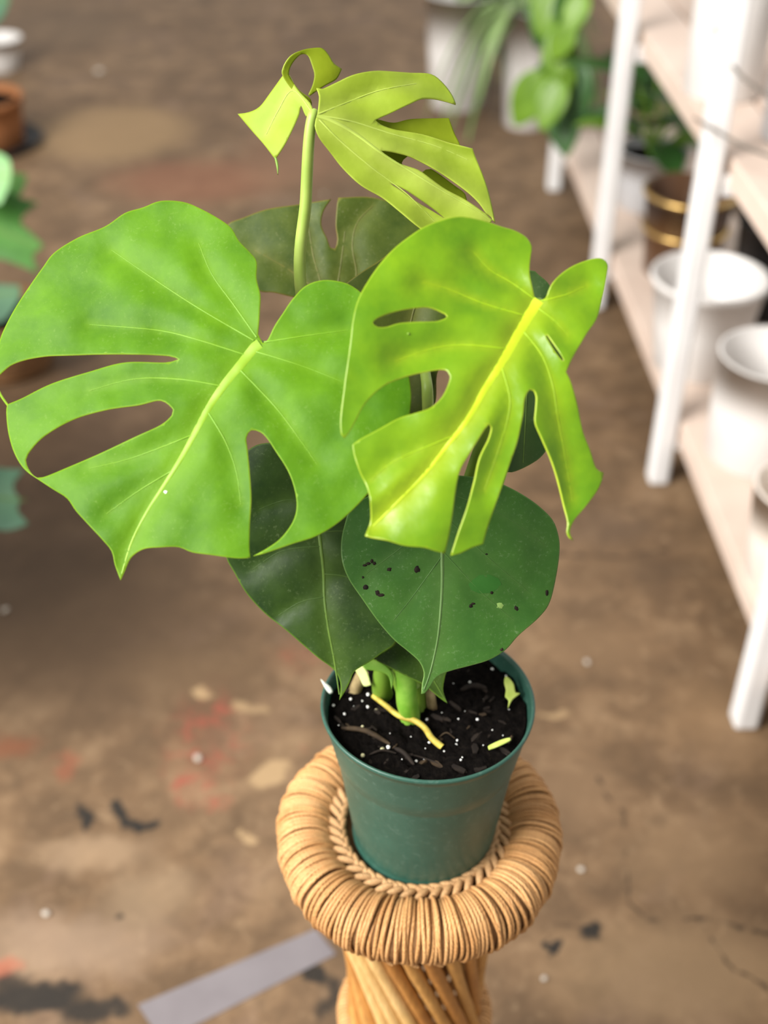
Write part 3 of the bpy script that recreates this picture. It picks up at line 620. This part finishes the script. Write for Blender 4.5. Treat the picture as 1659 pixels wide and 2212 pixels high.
# loose scraps on the soil: things of their own
def scrap(name, poly, z, mat, label, cat, tilt=(.1, -.7, .7)):
    c = poly[0]; P = on_level(*c, z); d = (P - CAM).dot(Vector((0, cT, -sT)))
    cx = sum(p[0] for p in poly) / len(poly); cy = sum(p[1] for p in poly) / len(poly)
    P = on_level(cx, cy, z); d = (P - CAM).dot(Vector((0, cT, -sT)))
    o, _ = leaf_piece(name, poly, [], [mat], (cx, cy), d, tilt, poly[0], None, step=8, per=5, thick=.0012, groove=0)
    tag(o, label, cat); return o
M['scrap'] = simple('scrap_yellow_green', (.30, .40, .06), (.48, .55, .14), 80, .6, .3); M['scrap_w'] = simple('shard_pale', (.55, .62, .52), (.7, .74, .66), 80, .6, .3)
scrap('leaf_scrap', [(1092, 1461), (1101, 1466), (1110, 1478), (1114, 1496), (1124, 1497), (1108, 1510), (1100, 1524), (1097, 1530, 1), (1098, 1512), (1091, 1505), (1093, 1490), (1089, 1474)], SOILZ + .008, M['scrap'], 'torn yellow-green leaf scrap on the soil by the right rim', 'leaf scrap', (.05, -.4, .9))
scrap('leaf_scrap', [(1054, 1612), (1066, 1605), (1085, 1597), (1102, 1593), (1104, 1598), (1090, 1606), (1072, 1614), (1056, 1619)], SOILZ + .008, M['scrap'], 'thin yellow leaf scrap on the soil along the front right rim', 'leaf scrap', (0, -.3, .95))
scrap('plant_tag', [(693, 1467), (697, 1470), (714, 1484), (719, 1496), (713, 1499), (704, 1489)], SOILZ + .014, M['scrap_w'], 'small pale pointed shard sticking up at the left rim', 'shard', (.2, -.7, .6)).name = 'pale_shard'

# ================================================================== PEDESTAL
RX, RY, RZ = .0305, POTY + .002, .6445
ped = thing('woven_pedestal', (RX, RY, 0), 'tan rattan pedestal with a cord-wrapped ring top and slanted canes, under the green pot', 'plant stand')
def cord_mat(name, c1, c2):
    t = NT(name); o = t.pos(True); n1 = t.noise(700, 3, .6, o); n2 = t.noise(22, 4, .6)
    c = t.ramp(n2.outputs[0], [(.3, c1), (.7, c2)]); c = t.mix(t.ramp(n1.outputs[0], [(.4, .45), (.6, 0.0)]), c, tuple(v * .55 for v in c1))
    t.col(c); t.rough(.62, .3)
    wv = t.n('ShaderNodeTexWave'); wv.bands_direction = 'DIAGONAL'; wv.inputs['Scale'].default_value = 260; wv.inputs['Distortion'].default_value = 1.5; t.l(o, wv.inputs[0])
    t.bump(wv.outputs['Fac'], .5, .0007); return t.m
M['cord'] = cord_mat('sea_grass_cord', (.42, .205, .070), (.60, .325, .125)); M['cord2'] = cord_mat('sea_grass_cord_light', (.48, .25, .095), (.66, .375, .155))
M['cord_dark'] = simple('cord_core', (.13, .065, .025), (.20, .10, .04), 60, .8, .2)
M['braid'] = cord_mat('braid_cord', (.42, .235, .10), (.56, .34, .16))
RR, TR, CR = .0980, .0240, .00175
def torus(R0, r0, c, n=96, m=20):
    return [Vector((c[0] + (R0 + r0 * math.cos(b)) * math.cos(a), c[1] + (R0 + r0 * math.cos(b)) * math.sin(a), c[2] + r0 * math.sin(b))) for a in [2 * math.pi * i / n for i in range(n)] for b in [2 * math.pi * j / m for j in range(m)]], \
        [(i * m + j, ((i + 1) % n) * m + j, ((i + 1) % n) * m + (j + 1) % m, i * m + (j + 1) % m) for i in range(n) for j in range(m)]
V, Fc = torus(RR, TR - .0006, (RX, RY, RZ)); ring = mk('wrapped_ring', V, Fc, M['cord_dark'], ped); ring['label'] = 'thick ring wound with tan cord'
def loop_mesh(seed, mat):
    rr = random.Random(seed); ph = rr.uniform(0, 6); N = 26
    pts = []
    for i in range(N):
        b = 2 * math.pi * i / N
        q = TR + CR * .45 + .0006 * math.sin(2 * b + ph)
        pts.append(Vector((RR + q * math.cos(b), .0012 * math.sin(b + ph) + .0005 * math.sin(3 * b + ph), q * math.sin(b))))
    V, Fc = tube(pts, CR, 6, closed=True)
    me = bpy.data.meshes.new('cord_wrap'); me.from_pydata(V, [], Fc); me.materials.append(mat); me.polygons.foreach_set('use_smooth', [True] * len(me.polygons)); return me
lm = [loop_mesh(k, M['cord'] if k % 3 else M['cord2']) for k in range(7)]
NL = 196
for i in range(NL):
    a = 2 * math.pi * (i + random.uniform(-.22, .22)) / NL; s = 1 + .010 * math.sin(5 * a) + random.uniform(-.003, .003)
    inst('cord_wrap', lm[random.randrange(7)], Matrix.Translation((RX, RY, RZ)) @ Matrix.Rotation(a, 4, 'Z') @ Matrix.Rotation(random.uniform(-.02, .02), 4, 'Y') @ Matrix.Diagonal((s, 1, 1 + random.uniform(-.03, .03), 1)), ring)
# braid round the pot foot
def strand_mesh(mat):
    N = 9; pts = [Vector((x, .0016 * math.sin(x * 160), .0010 * math.cos(x * 200))) for x in [(-.5 + i / (N - 1)) * .0185 for i in range(N)]]
    V, Fc = tube(pts, [.0012, .0024, .0030, .0032, .0033, .0032, .0030, .0024, .0012], 8)
    me = bpy.data.meshes.new('braid_strand'); me.from_pydata(V, [], Fc); me.materials.append(mat); me.polygons.foreach_set('use_smooth', [True] * len(me.polygons)); return me
V, Fc = lathe([(0, -.006), (.074, -.006), (.076, -.003), (.074, 0), (0, 0)], (RX, RY, .6515), 64)
seat = mk('seat_disc', V, Fc, M['cord_dark'], ped)
sm_ = strand_mesh(M['braid'])
V, Fc = torus(.0690, .0042, (RX, RY, RZ + .0085), 80, 10); braid = mk('braid', V, Fc, M['cord_dark'], ped); braid['label'] = 'plaited cord circling the foot of the pot'
NB = 44
for row, (rad, tilt, dz) in enumerate(((.0738, 32, .0155), (.0672, -32, .0140))):
    for i in range(NB):
        a = 2 * math.pi * (i + row * .5 + random.uniform(-.12, .12)) / NB
        inst('braid_strand', sm_, Matrix.Translation((RX + rad * math.cos(a), RY + rad * math.sin(a), RZ + dz)) @ Matrix.Rotation(a + math.pi / 2 + R(tilt), 4, 'Z') @ Matrix.Rotation(random.uniform(-.15, .15), 4, 'Y'), braid)
# canes: upper bundle twisting to the waist, lower bundle flaring to the foot
def cane_mat(name, c1, c2):
    t = NT(name); n1 = t.noise(16, 4, .6); mp = t.n('ShaderNodeMapping'); t.l(t.pos(), mp.inputs[0]); mp.inputs['Scale'].default_value = (1, 1, .12)
    n2 = t.noise(320, 4, .6, mp.outputs[0]); c = t.ramp(n1.outputs[0], [(.3, c1), (.7, c2)]); c = t.mix(t.ramp(n2.outputs[0], [(.42, .4), (.6, 0.0)]), c, tuple(v * .6 for v in c1))
    t.col(c); t.rough(.38, .45); t.bump(n2.outputs[0], .15, .001); return t.m
canes = [cane_mat('cane_honey', (.42, .20, .05), (.58, .31, .09)), cane_mat('cane_amber', (.34, .135, .03), (.46, .21, .05)), cane_mat('cane_pale', (.62, .38, .13), (.74, .50, .22))]
WZ, WR, TW = .365, .062, 62
NC = 26
def cane(name, r0, z0, a0, r1, z1, a1, rad, mat):
    A = Vector((RX + r0 * math.cos(a0), RY + r0 * math.sin(a0), z0)); B = Vector((RX + r1 * math.cos(a1), RY + r1 * math.sin(a1), z1)); N = 13
    P = [A.lerp(B, i / (N - 1)) for i in range(N)]
    rads = [rad * (1.0 + (.10 if i in (4, 9) else 0)) for i in range(N)]
    V, Fc = tube(P, rads, 10); return mk(name, V, Fc, mat, ped)
for i in range(NC):
    a = 2 * math.pi * i / NC + .07
    left = math.cos(a - R(215)) > .93
    m = canes[2] if left else canes[i % 2 if i % 5 else 0]
    cane('cane', .089, RZ - .012, a, WR, WZ, a + R(TW), .0074 if left else random.uniform(.0058, .0068), m)
for i in range(NC):
    a = 2 * math.pi * i / NC + .07 + R(TW)
    cane('cane', WR, WZ, a, .118, .018, a + R(70), .0056, canes[i % 2])
V, Fc = torus(WR + .006, .0085, (RX, RY, WZ), 64, 12); wb = mk('waist_binding', V, Fc, M['cord2'], ped)
def loop2(R0, r0, cr):
    N = 16; pts = [Vector((R0 + r0 * math.cos(2 * math.pi * i / N), 0, r0 * math.sin(2 * math.pi * i / N))) for i in range(N)]
    V, Fc = tube(pts, cr, 6, closed=True); me = bpy.data.meshes.new('cord_wrap'); me.from_pydata(V, [], Fc); me.materials.append(M['cord2']); me.polygons.foreach_set('use_smooth', [True] * len(me.polygons)); return me
l2 = loop2(WR + .006, .0088, .0018)
for i in range(110): inst('cord_wrap', l2, Matrix.Translation((RX, RY, WZ)) @ Matrix.Rotation(2 * math.pi * i / 110, 4, 'Z') @ Matrix.Rotation(random.uniform(-.03, .03), 4, 'Y'), wb)
V, Fc = torus(.118, .018, (RX, RY, .018), 80, 14); mk('foot_ring', V, Fc, M['cord'], ped)
# lashing stitches under the ring
st = bpy.data.meshes.new('lashing_stitch'); pts = [Vector((x, 0, .0022 * math.cos(x * 300))) for x in [(-.5 + i / 8) * .017 for i in range(9)]]
V, Fc = tube(pts, [.001, .0019, .0024, .0025, .0025, .0025, .0024, .0019, .001], 7); st.from_pydata(V, [], Fc); st.materials.append(M['cord2']); st.polygons.foreach_set('use_smooth', [True] * len(st.polygons))
NSx = 34
for i in range(NSx):
    a = 2 * math.pi * i / NSx
    inst('lashing_stitch', st, Matrix.Translation((RX + .1110 * math.cos(a), RY + .1110 * math.sin(a), RZ - .0235)) @ Matrix.Rotation(a + math.pi / 2, 4, 'Z') @ Matrix.Rotation(random.uniform(.25, .55), 4, 'Y'), ped)

# ================================================================== FLOOR THINGS
M['tape'] = simple('grey_tape', (.155, .138, .145), (.19, .172, .18), 12, .45, .4, .1)
q = [on_level(*p) for p in ((298, 2172), (682, 2008), (726, 2062), (350, 2252))]
V = [(p.x, p.y, .0002) for p in q] + [(p.x, p.y, .0016) for p in q]
o = mk('tape_strip', V, [(3, 2, 1, 0), (4, 5, 6, 7), (0, 1, 5, 4), (1, 2, 6, 5), (2, 3, 7, 6), (3, 0, 4, 7)], M['tape'], smooth=False, origin=(q[0] + q[2]) / 2 * Vector((1, 1, 0)).x if False else Vector(((q[0].x + q[2].x) / 2, (q[0].y + q[2].y) / 2, 0)))
tag(o, 'strip of grey tape stuck on the floor left of the pedestal', 'tape')
M['crumb'] = simple('crumb_white', (.36, .32, .27), (.48, .44, .38), 200, .8, .2)
deb = [(215, 158, .018, 'round pale crumb on the floor near the top left corner'), (12, 1320, .007, 'pale crumb on the dark floor at the left edge below the lowest leaf'), (428, 1640, .0075, 'white crumb on the floor amid red paint stains'),
       (1255, 1880, .0055, 'small pale crumb on the floor right of the woven ring'), (1175, 2115, .0045, 'pale crumb on the floor at lower right by the canes'), (1268, 1432, .006, 'pale crumb on the floor right of the pot rim'),
       (100, 1975, .006, 'pale pinkish crumb on the floor at lower left above the black stain'), (700, 421, .006, 'pale chip on the floor seen just above the olive leaf')]
for i, (x, y, r, lb) in enumerate(deb):
    p = on_level(x, y); me = blobmesh('floor_crumb', 20 + i); me.materials.append(M['crumb'])
    o = inst('floor_crumb', me, Matrix.Translation((p.x, p.y, r * .45)) @ Matrix.Rotation(i, 4, 'Z') @ Matrix.Diagonal((r, r * .8, r * .55, 1))); tag(o, lb, 'crumb', 'crumbs scattered on the floor')

# ================================================================== SHELF UNIT
A0 = on_level(1605, 1560); ang = math.atan2(.604 - .545, 3.71 - 1.403)
SH = Matrix.Translation((A0.x, A0.y, 0)) @ Matrix.Rotation(ang, 4, 'Z')      # local: x right, y away, z up
t = NT('white_paint'); n1 = t.noise(8, 4); t.col(t.ramp(n1.outputs[0], [(.3, (.66, .65, .645)), (.7, (.74, .74, .735))])); t.rough(.45, .4); M['white'] = t.m
M['wood'] = simple('whitewashed_board', (.50, .385, .31), (.60, .47, .39), 6, .55, .3)
M['wood2'] = simple('whitewashed_board_light', (.56, .44, .365), (.66, .54, .455), 6, .55, .3)
shelf = thing('plant_shelf', SH @ Vector((.2, 1.2, 0)), 'long white two-tier plant shelf with pale wooden boards along the right side', 'shelf')
def sbox(name, c, s, mat, b=.004):
    V, Fc = box(*c, *s, SH); o = mk(name, V, Fc, mat, shelf, smooth=False); bevel(o, b); return o
LY = [-.75, 0, .70, 1.50, 2.31]
for y in LY:
    sbox('leg', (.0, y, .60), (.042, .042, 1.20), M['white'], .008)
    sbox('leg', (.42, y, .60), (.042, .042, 1.20), M['white'], .008)
for z0, bw in ((.145, 3), (.700, 3)):
    for k in range(bw):
        sbox('shelf_board', ((.025 if z0 < .5 else .035) + .13 * k + .061, .80, z0), (.122, 3.25, .022), M['wood'] if k % 2 else M['wood2'])
    sbox('shelf_rail', (.036 if z0 < .5 else .046, .80, z0 - .020), (.020, 3.2, .045), M['wood2'] if z0 < .5 else M['wood2'])
    sbox('shelf_rail', (.395, .80, z0 - .020), (.020, 3.2, .045), M['wood2'])
for y in LY:
    for z0 in (.105, .660): sbox('cross_brace', (.21, y, z0), (.37, .028, .04), M['white'])

# pots on the shelves
def planter(name, loc, r_top, r_bot, h, mat, label, wall=.008, lip=0.0, inner=None, soil_=None, cat='planter', group=None, parts=()):
    o = thing(name, loc, label, cat, group)
    prof = [(0, .0), (r_bot * .96, .0), (r_bot, .004), (r_bot + (r_top - r_bot) * .5, h * .5), (r_top, h - lip - .002)]
    if lip: prof += [(r_top + .006, h - lip), (r_top + .007, h - .003)]
    else: prof += [(r_top + .0005, h - .003)]
    rt = prof[-1][0]
    prof += [(rt - .002, h), (rt - wall + .002, h), (rt - wall, h - .003), (r_bot - wall * .5, .012), (0, .012)]
    V, Fc = lathe(prof, loc, 48); b = mk('pot_body', V, Fc, mat, o)
    if soil_:
        rs = r_bot + (r_top - r_bot) * .85 - wall; V, Fc = lathe([(0, h * .85), (rs * .5, h * .86), (rs, h * .845)], loc, 32); s = mk('soil', V, Fc, M['soil'], o); s['kind'] = 'stuff'
    for kind, hz, rad, m in parts:
        V, Fc = torus(r_bot + (r_top - r_bot) * hz + rad * .35, rad, (loc[0], loc[1], loc[2] + h * hz), 64, 10); mk(kind, V, Fc, m, o)
    return o
M['ceramic'] = simple('white_ceramic', (.62, .60, .575), (.70, .68, .66), 5, .35, .5)
M['ceramic_grey'] = simple('grey_ceramic', (.42, .42, .43), (.5, .5, .51), 5, .4, .4)
M['cream'] = simple('cream_ceramic', (.70, .62, .54), (.80, .74, .67), 5, .4, .4)
M['black'] = simple('black_plastic_and_shade', (.008, .008, .009), (.014, .014, .015), 20, .5, .3)
M['umber'] = simple('umber_glaze', (.055, .026, .012), (.095, .045, .02), 12, .35, .4)
M['brass'] = simple('brass_band', (.55, .36, .12), (.68, .46, .18), 20, .3, .5, metal=.9)
M['terracotta'] = simple('terracotta', (.22, .085, .03), (.34, .14, .055), 14, .75, .2)
LS = .156; US = .711
def L(x, y, z): return SH @ Vector((x, y, z))
def W(x, y, z): return Vector((x, y, z))
planter('planter', W(.690, 2.33, LS), .118, .092, .215, M['ceramic'], 'wide white planter on the lower shelf, just in front of the brown one', .009, .014)
planter('planter', W(.738, 1.98, LS), .108, .100, .225, M['ceramic'], 'straight white planter on the lower shelf, middle one of three along the right edge', .008)
planter('planter', W(.700, 1.60, LS), .090, .075, .19, M['cream'], 'pale planter cut by the right edge, nearest the camera on the lower shelf', .008)
planter('planter', W(.745, 2.80, LS), .108, .090, .215, M['umber'], 'dark brown planter with brass bands on the lower shelf', .008, 0, parts=(('brass_band', .97, .006, M['brass']), ('brass_band', .55, .0055, M['brass'])))
planter('planter', W(.895, 2.58, LS), .085, .070, .23, M['black'], 'black pot beside the brown planter on the lower shelf', .006)
gp = planter('planter', W(.735, 3.22, LS), .100, .080, .16, M['ceramic_grey'], 'grey planter holding the dark leafy plant on the lower shelf', .008, 0, soil_=True)
planter('planter', W(.682, 2.46, US), .080, .076, .40, M['ceramic'], 'tall white cylinder planter on the upper shelf behind the white leg', .008)
planter('planter', W(.760, 2.20, US), .066, .062, .34, M['ceramic_grey'], 'grey cylinder planter on the upper shelf in the top right corner', .008)

# ---- foliage builders
def strap(parent, base, az, length, rise, droop, width, mat, name='leaf', n=12):
    d = Vector((math.cos(az), math.sin(az), 0)); sd = Vector((-d.y, d.x, 0)); V, Fc = [], []
    for i in range(n + 1):
        k = i / n; p = Vector(base) + d * (length * (k - .12 * k * k)) + Vector((0, 0, rise * k - droop * k * k))
        wd = width * (math.sin(math.pi * min(1, .12 + .88 * k)) ** .6) * .5 if k < 1 else .0005
        fold = Vector((0, 0, wd * .35)); V += [p - sd * wd + fold, p, p + sd * wd + fold]
    for i in range(n): b = i * 3; Fc += [(b, b + 1, b + 4, b + 3), (b + 1, b + 2, b + 5, b + 4)]
    o = mk(name, V, Fc, mat, parent); m = o.modifiers.new('thickness', 'SOLIDIFY'); m.thickness = .0012; return o
def oval(parent, base, direction, normal, L_, W_, mat, name='leaf', curl=.18, notch=.12):
    d = Vector(direction).normalized(); nn = Vector(normal); nn = (nn - d * nn.dot(d)).normalized(); sd = d.cross(nn); V, Fc = [], []; NU, NV = 12, 6
    for i in range(NU + 1):
        k = i / NU; wd = W_ * .5 * (math.sin(math.pi * (k ** .72)) ** .75 if 0 < k < 1 else 0.01)
        for j in range(NV + 1):
            u = -1 + 2 * j / NV
            V.append(Vector(base) + d * (L_ * (k - notch * abs(u) * (1 - k) ** 3)) + sd * (wd * u) + nn * (-curl * L_ * k * k + .22 * wd * abs(u) ** 1.4))
    for i in range(NU):
        for j in range(NV): a = i * (NV + 1) + j; Fc.append((a, a + 1, a + NV + 2, a + NV + 1))
    o = mk(name, V, Fc, mat, parent); m = o.modifiers.new('thickness', 'SOLIDIFY'); m.thickness = .0014; return o
M['grass1'] = leaf_mat('strap_green', (.10, .20, .05), (.20, .32, .10), (.2, .3, .1), (.3, .4, .2), .2, dustamt=.1); M['grass2'] = leaf_mat('strap_pale', (.20, .32, .10), (.32, .44, .18), (.3, .4, .1), (.3, .4, .2), .2, dustamt=.1)
M['lime'] = leaf_mat('broad_lime', (.12, .25, .015), (.20, .36, .035), (.25, .42, .06), (.3, .4, .2), .25, dustamt=.1); M['deep'] = leaf_mat('broad_deep', (.025, .085, .018), (.06, .16, .035), (.1, .2, .05), (.2, .3, .1), .15, dustamt=.1)
# dark leafy plant on the shelf
pb = W(.735, 3.22, LS + .135)
leafy = thing('leafy_plant', pb, 'dark leafy plant with broad leaves in the grey planter on the lower shelf', 'plant')
for i in range(20):
    a = i * 2.4; el = .25 + .9 * random.random(); ln = random.uniform(.12, .24)
    tipb = pb + Vector((math.cos(a) * .07, math.sin(a) * .07, .04 + .20 * (i / 20)))
    V, Fc = tube(spline3([pb, pb.lerp(tipb, .5) + Vector((0, 0, .02)), tipb], 4), .0028, 6); mk('stalk', V, Fc, M['petiole_dark'], leafy)
    oval(leafy, tipb, (math.cos(a), math.sin(a), el - .55), (0, 0, 1), ln, ln * .62, M['deep'] if i % 4 else M['lime'])
# tall white planters beyond the shelf with strap-leaved plants
def strap_plant(px, py, rt, rb, h, lbl, plbl, nleaf, mats, length, droop, seed, az=(0, 6.28)):
    g = on_level(px, py); random.seed(seed)
    planter('planter', (g.x, g.y, 0), rt, rb, h, M['ceramic'], lbl, .009, 0, soil_=True)
    b = Vector((g.x, g.y, h * .86)); p = thing('strap_leaf_plant', b, plbl, 'plant')
    for i in range(nleaf):
        a = az[0] + (az[1] - az[0]) * (i + random.random()) / nleaf; l = length * random.uniform(.6, 1.15)
        strap(p, b + Vector((math.cos(a) * .02, math.sin(a) * .02, 0)), a, l, l * random.uniform(.7, 1.5), l * droop * random.uniform(.8, 1.5), random.uniform(.018, .034), mats[i % len(mats)])
strap_plant(988, 226, .128, .100, .40, 'tall white planter on the floor, left of the other tall one beyond the shelf', 'grassy plant with long arching leaves in the furthest tall white planter', 22, [M['grass1'], M['grass2'], M['grass1']], .36, 1.8, 3, (-.95, 1.9))
strap_plant(1136, 268, .102, .080, .40, 'tall white planter on the floor at the far end of the shelf', 'arching strap-leaved plant in the white planter at the end of the shelf', 34, [M['grass1'], M['grass2']], .36, 1.8, 5, (-.8, 4.1))
# climbing lime plant at the shelf end
lb = L(.10, 2.05, US + .02)
planter('planter', L(.16, 2.05, US), .075, .060, .14, M['ceramic'], 'small white planter on the upper shelf holding the lime trailing plant', .007, 0, soil_=True)
lime = thing('trailing_plant', L(.16, 2.05, US + .12), 'lime green trailing plant with broad leaves hanging from the upper shelf', 'plant')
random.seed(11)
for i in range(22):
    k = i / 21; p0 = L(.16, 2.05, US + .12); p1 = L(-.03 - .05 * random.random(), 2.05 + random.uniform(-.16, .22), US + .08 - .42 * k)
    V, Fc = tube(spline3([p0, L(.03, 2.05, US + .15), p1], 5), .0022, 6); mk('vine', V, Fc, M['petiole_dark'], lime)
    a = random.uniform(2.2, 5.2); ln = random.uniform(.10, .18)
    oval(lime, p1, (math.cos(a) * .5, math.sin(a) * .5, -.8), (-.4, -.8, .5), ln, ln * .7, M['lime'] if i % 3 else M['deep'])
# dry twigs reaching over the upper shelf
M['twig'] = simple('twig_grey', (.10, .085, .07), (.17, .15, .13), 90, .7, .2)
for pts, lb_ in (([at(1545, 60, 2.1), at(1575, 130, 2.05), at(1620, 180, 2.0), at(1700, 225, 1.95)], 'thin dark twig crossing in front of the white cylinder planter'),
                 ([at(1500, 255, 2.1), at(1560, 290, 2.05), at(1610, 318, 2.0), at(1700, 350, 1.95)], 'thin grey twig lying along the upper shelf edge')):
    V, Fc = tube(spline3(pts, 6), .0028, 6); o = mk('twig', V, Fc, M['twig'], origin=pts[0]); tag(o, lb_, 'twig')

# ================================================================== LEFT SIDE THINGS
g = on_level(-26, 312); TX, TY = g.x, g.y
V, Fc = lathe([(0, 0), (.165, 0), (.190, .022), (.187, .024), (.162, .006), (0, .006)], (TX, TY, 0), 48)  # black dish added to draw the dark shadow round the planter
tr_ = mk('shadow_saucer', V, Fc, M['black'], origin=(TX, TY, 0)); tag(tr_, 'black saucer standing in for shadow under the terracotta planter at the left edge', 'saucer')
planter('planter', (TX, TY, .007), .140, .125, .16, M['terracotta'], 'round terracotta planter on a black shadow saucer at the left edge', .01, .02, soil_=True)
g = on_level(6, 150); planter('planter', (g.x, g.y, 0), .095, .060, .125, M['ceramic'], 'white tapered planter on the floor in the upper left corner', .009)
# ribbed basket planter with lobed plant
g = on_level(-40, 800); BX, BY = g.x + .055, g.y + .03
bk = thing('basket_planter', (BX, BY, 0), 'brown ribbed basket planter at the left edge, seen through a leaf hole', 'basket')
M['basket'] = simple('basket_brown', (.13, .062, .024), (.22, .11, .045), 40, .7, .25)
V, Fc = lathe([(0, 0), (.085, 0), (.10, .012), (.118, .05), (.128, .10), (.130, .15), (.122, .153), (.118, .14), (.08, .02), (0, .015)], (BX, BY, 0), 56); mk('basket_body', V, Fc, M['basket'], bk)
for k in range(9):
    z = .014 + k * .0165; r = .101 + .028 * math.sin(min(1, z / .12) * math.pi / 2)
    V, Fc = torus(r, .0085, (BX, BY, z), 64, 8); mk('basket_coil', V, Fc, M['basket'], bk)
V, Fc = lathe([(0, .125), (.11, .122)], (BX, BY, 0), 32); s = mk('soil', V, Fc, M['soil'], bk); s['kind'] = 'stuff'
lp = thing('lobed_plant', (BX, BY, .125), 'plant with toothed green leaves in the brown basket at the left edge', 'plant')
M['tooth'] = leaf_mat('toothed_green', (.035, .13, .02), (.07, .22, .035), (.1, .25, .05), (.2, .3, .1), .15, dustamt=.1); M['pale'] = leaf_mat('toothed_pale', (.20, .42, .17), (.28, .52, .24), (.3, .5, .2), (.3, .4, .2), .15, dustamt=.1)
M['teal'] = leaf_mat('toothed_teal', (.045, .12, .07), (.075, .17, .10), (.1, .2, .1), (.2, .3, .2), .12, dustamt=.1); M['ytip'] = simple('leaf_tip_yellow', (.5, .48, .05), (.6, .55, .08))
def side_leaf(poly, d, nrm, tip, mat, lab, root=None, foot=None):
    lp_ = root or lp; ft = Vector(foot) if foot else Vector((BX, BY, .12))
    o, s = leaf_piece('leaf', poly, [], [mat, mat], (poly[0][0], (poly[0][1] + poly[-1][1]) / 2), d, nrm, tip, lp_, midrib=[(poly[0][0], (poly[0][1] + poly[-1][1]) / 2), tip], mw=(7, 2), vmat=M['veinG'], step=22, per=12, thick=.0015, bend=lambda s_, t_: -.1 * t_ * t_, label=lab)
    c0 = s(poly[0][0] + 3, (poly[0][1] + poly[-1][1]) / 2, -.003); P = spline3([ft, ft.lerp(c0, .5) + Vector((-.03, 0, .05)), c0], 8)
    V, Fc = tube(P, .004, 8); mk('petiole', V, Fc, M['petiole_dark'], lp_); return o
o = side_leaf([(-90, 430), (-30, 400), (10, 405), (40, 425), (84, 438, 1), (58, 458), (45, 480), (70, 505), (96, 532, 1), (72, 552), (86, 592, 1), (40, 572), (0, 560), (-50, 560), (-90, 500)], 2.72, (.15, -.7, .7), (80, 530), M['tooth'], 'toothed green leaf with a yellow tip')
side_leaf([(-100, 330), (-40, 320), (14, 338), (24, 365), (20, 400), (2, 440, 1), (-40, 440), (-100, 420)], 2.66, (-.1, -.5, .85), (18, 380), M['pale'], 'pale mint green leaf')
side_leaf([(-60, 395), (0, 372), (26, 372), (58, 378, 1), (48, 415), (20, 440), (-20, 455), (-60, 440)], 2.80, (.2, -.7, .6), (55, 382), M['tooth'], None)
side_leaf([(-90, 600), (-20, 612), (42, 616, 1), (44, 642), (14, 690, 1), (-30, 705), (-90, 690)], 2.62, (.1, -.6, .75), (40, 630), M['teal'], None)
side_leaf([(-100, -70), (-40, -60), (6, -40), (22, 0, 1), (4, 40), (-40, 70), (-100, 60)], 3.1, (.1, -.7, .7), (20, 0), M['teal'], None)

# bushy plant added unseen left of the frame to shade the floor; one leaf shows
random.seed(21)
KX, KY = -1.12, 1.50
added_bush = thing('shading_bush', (KX, KY, 0), 'teal plant added to shade the left floor, one toothed leaf showing at the edge', 'plant')
V, Fc = lathe([(0, 0), (.115, 0), (.12, .004), (.148, .235), (.158, .237), (.160, .258), (.150, .26), (.142, .235), (.115, .02), (0, .015)], (KX, KY, 0), 48); mk('pot_body', V, Fc, M['terracotta'], added_bush)
V, Fc = lathe([(0, .222), (.14, .218)], (KX, KY, 0), 32); mk('soil', V, Fc, M['soil'], added_bush)['kind'] = 'stuff'
for i in range(46):
    a = i * 2.4; el = random.uniform(-.1, 1.3); rr = random.uniform(.12, .24)
    c0 = Vector((KX, KY, .24)); c1 = c0 + Vector((math.cos(a) * math.cos(el) * rr, math.sin(a) * math.cos(el) * rr, .14 + .38 * random.random()))
    V, Fc = tube(spline3([c0, c0.lerp(c1, .5) + Vector((0, 0, .05)), c1], 4), .004, 6); mk('stalk', V, Fc, M['petiole_dark'], added_bush)
    ln = random.uniform(.14, .22); oval(added_bush, c1, (math.cos(a), math.sin(a), random.uniform(-.5, .2)), (0, 0, 1), ln, ln * .75, M['teal'])
side_leaf([(-100, 1020), (-40, 1008), (10, 1012), (52, 1014, 1), (28, 1050), (44, 1082), (36, 1100), (62, 1132, 1), (20, 1146), (-30, 1140), (-100, 1120)], 2.05, (.1, -.5, .85), (58, 1080), M['teal'], 'dark teal toothed leaf', added_bush, (KX, KY, .23))
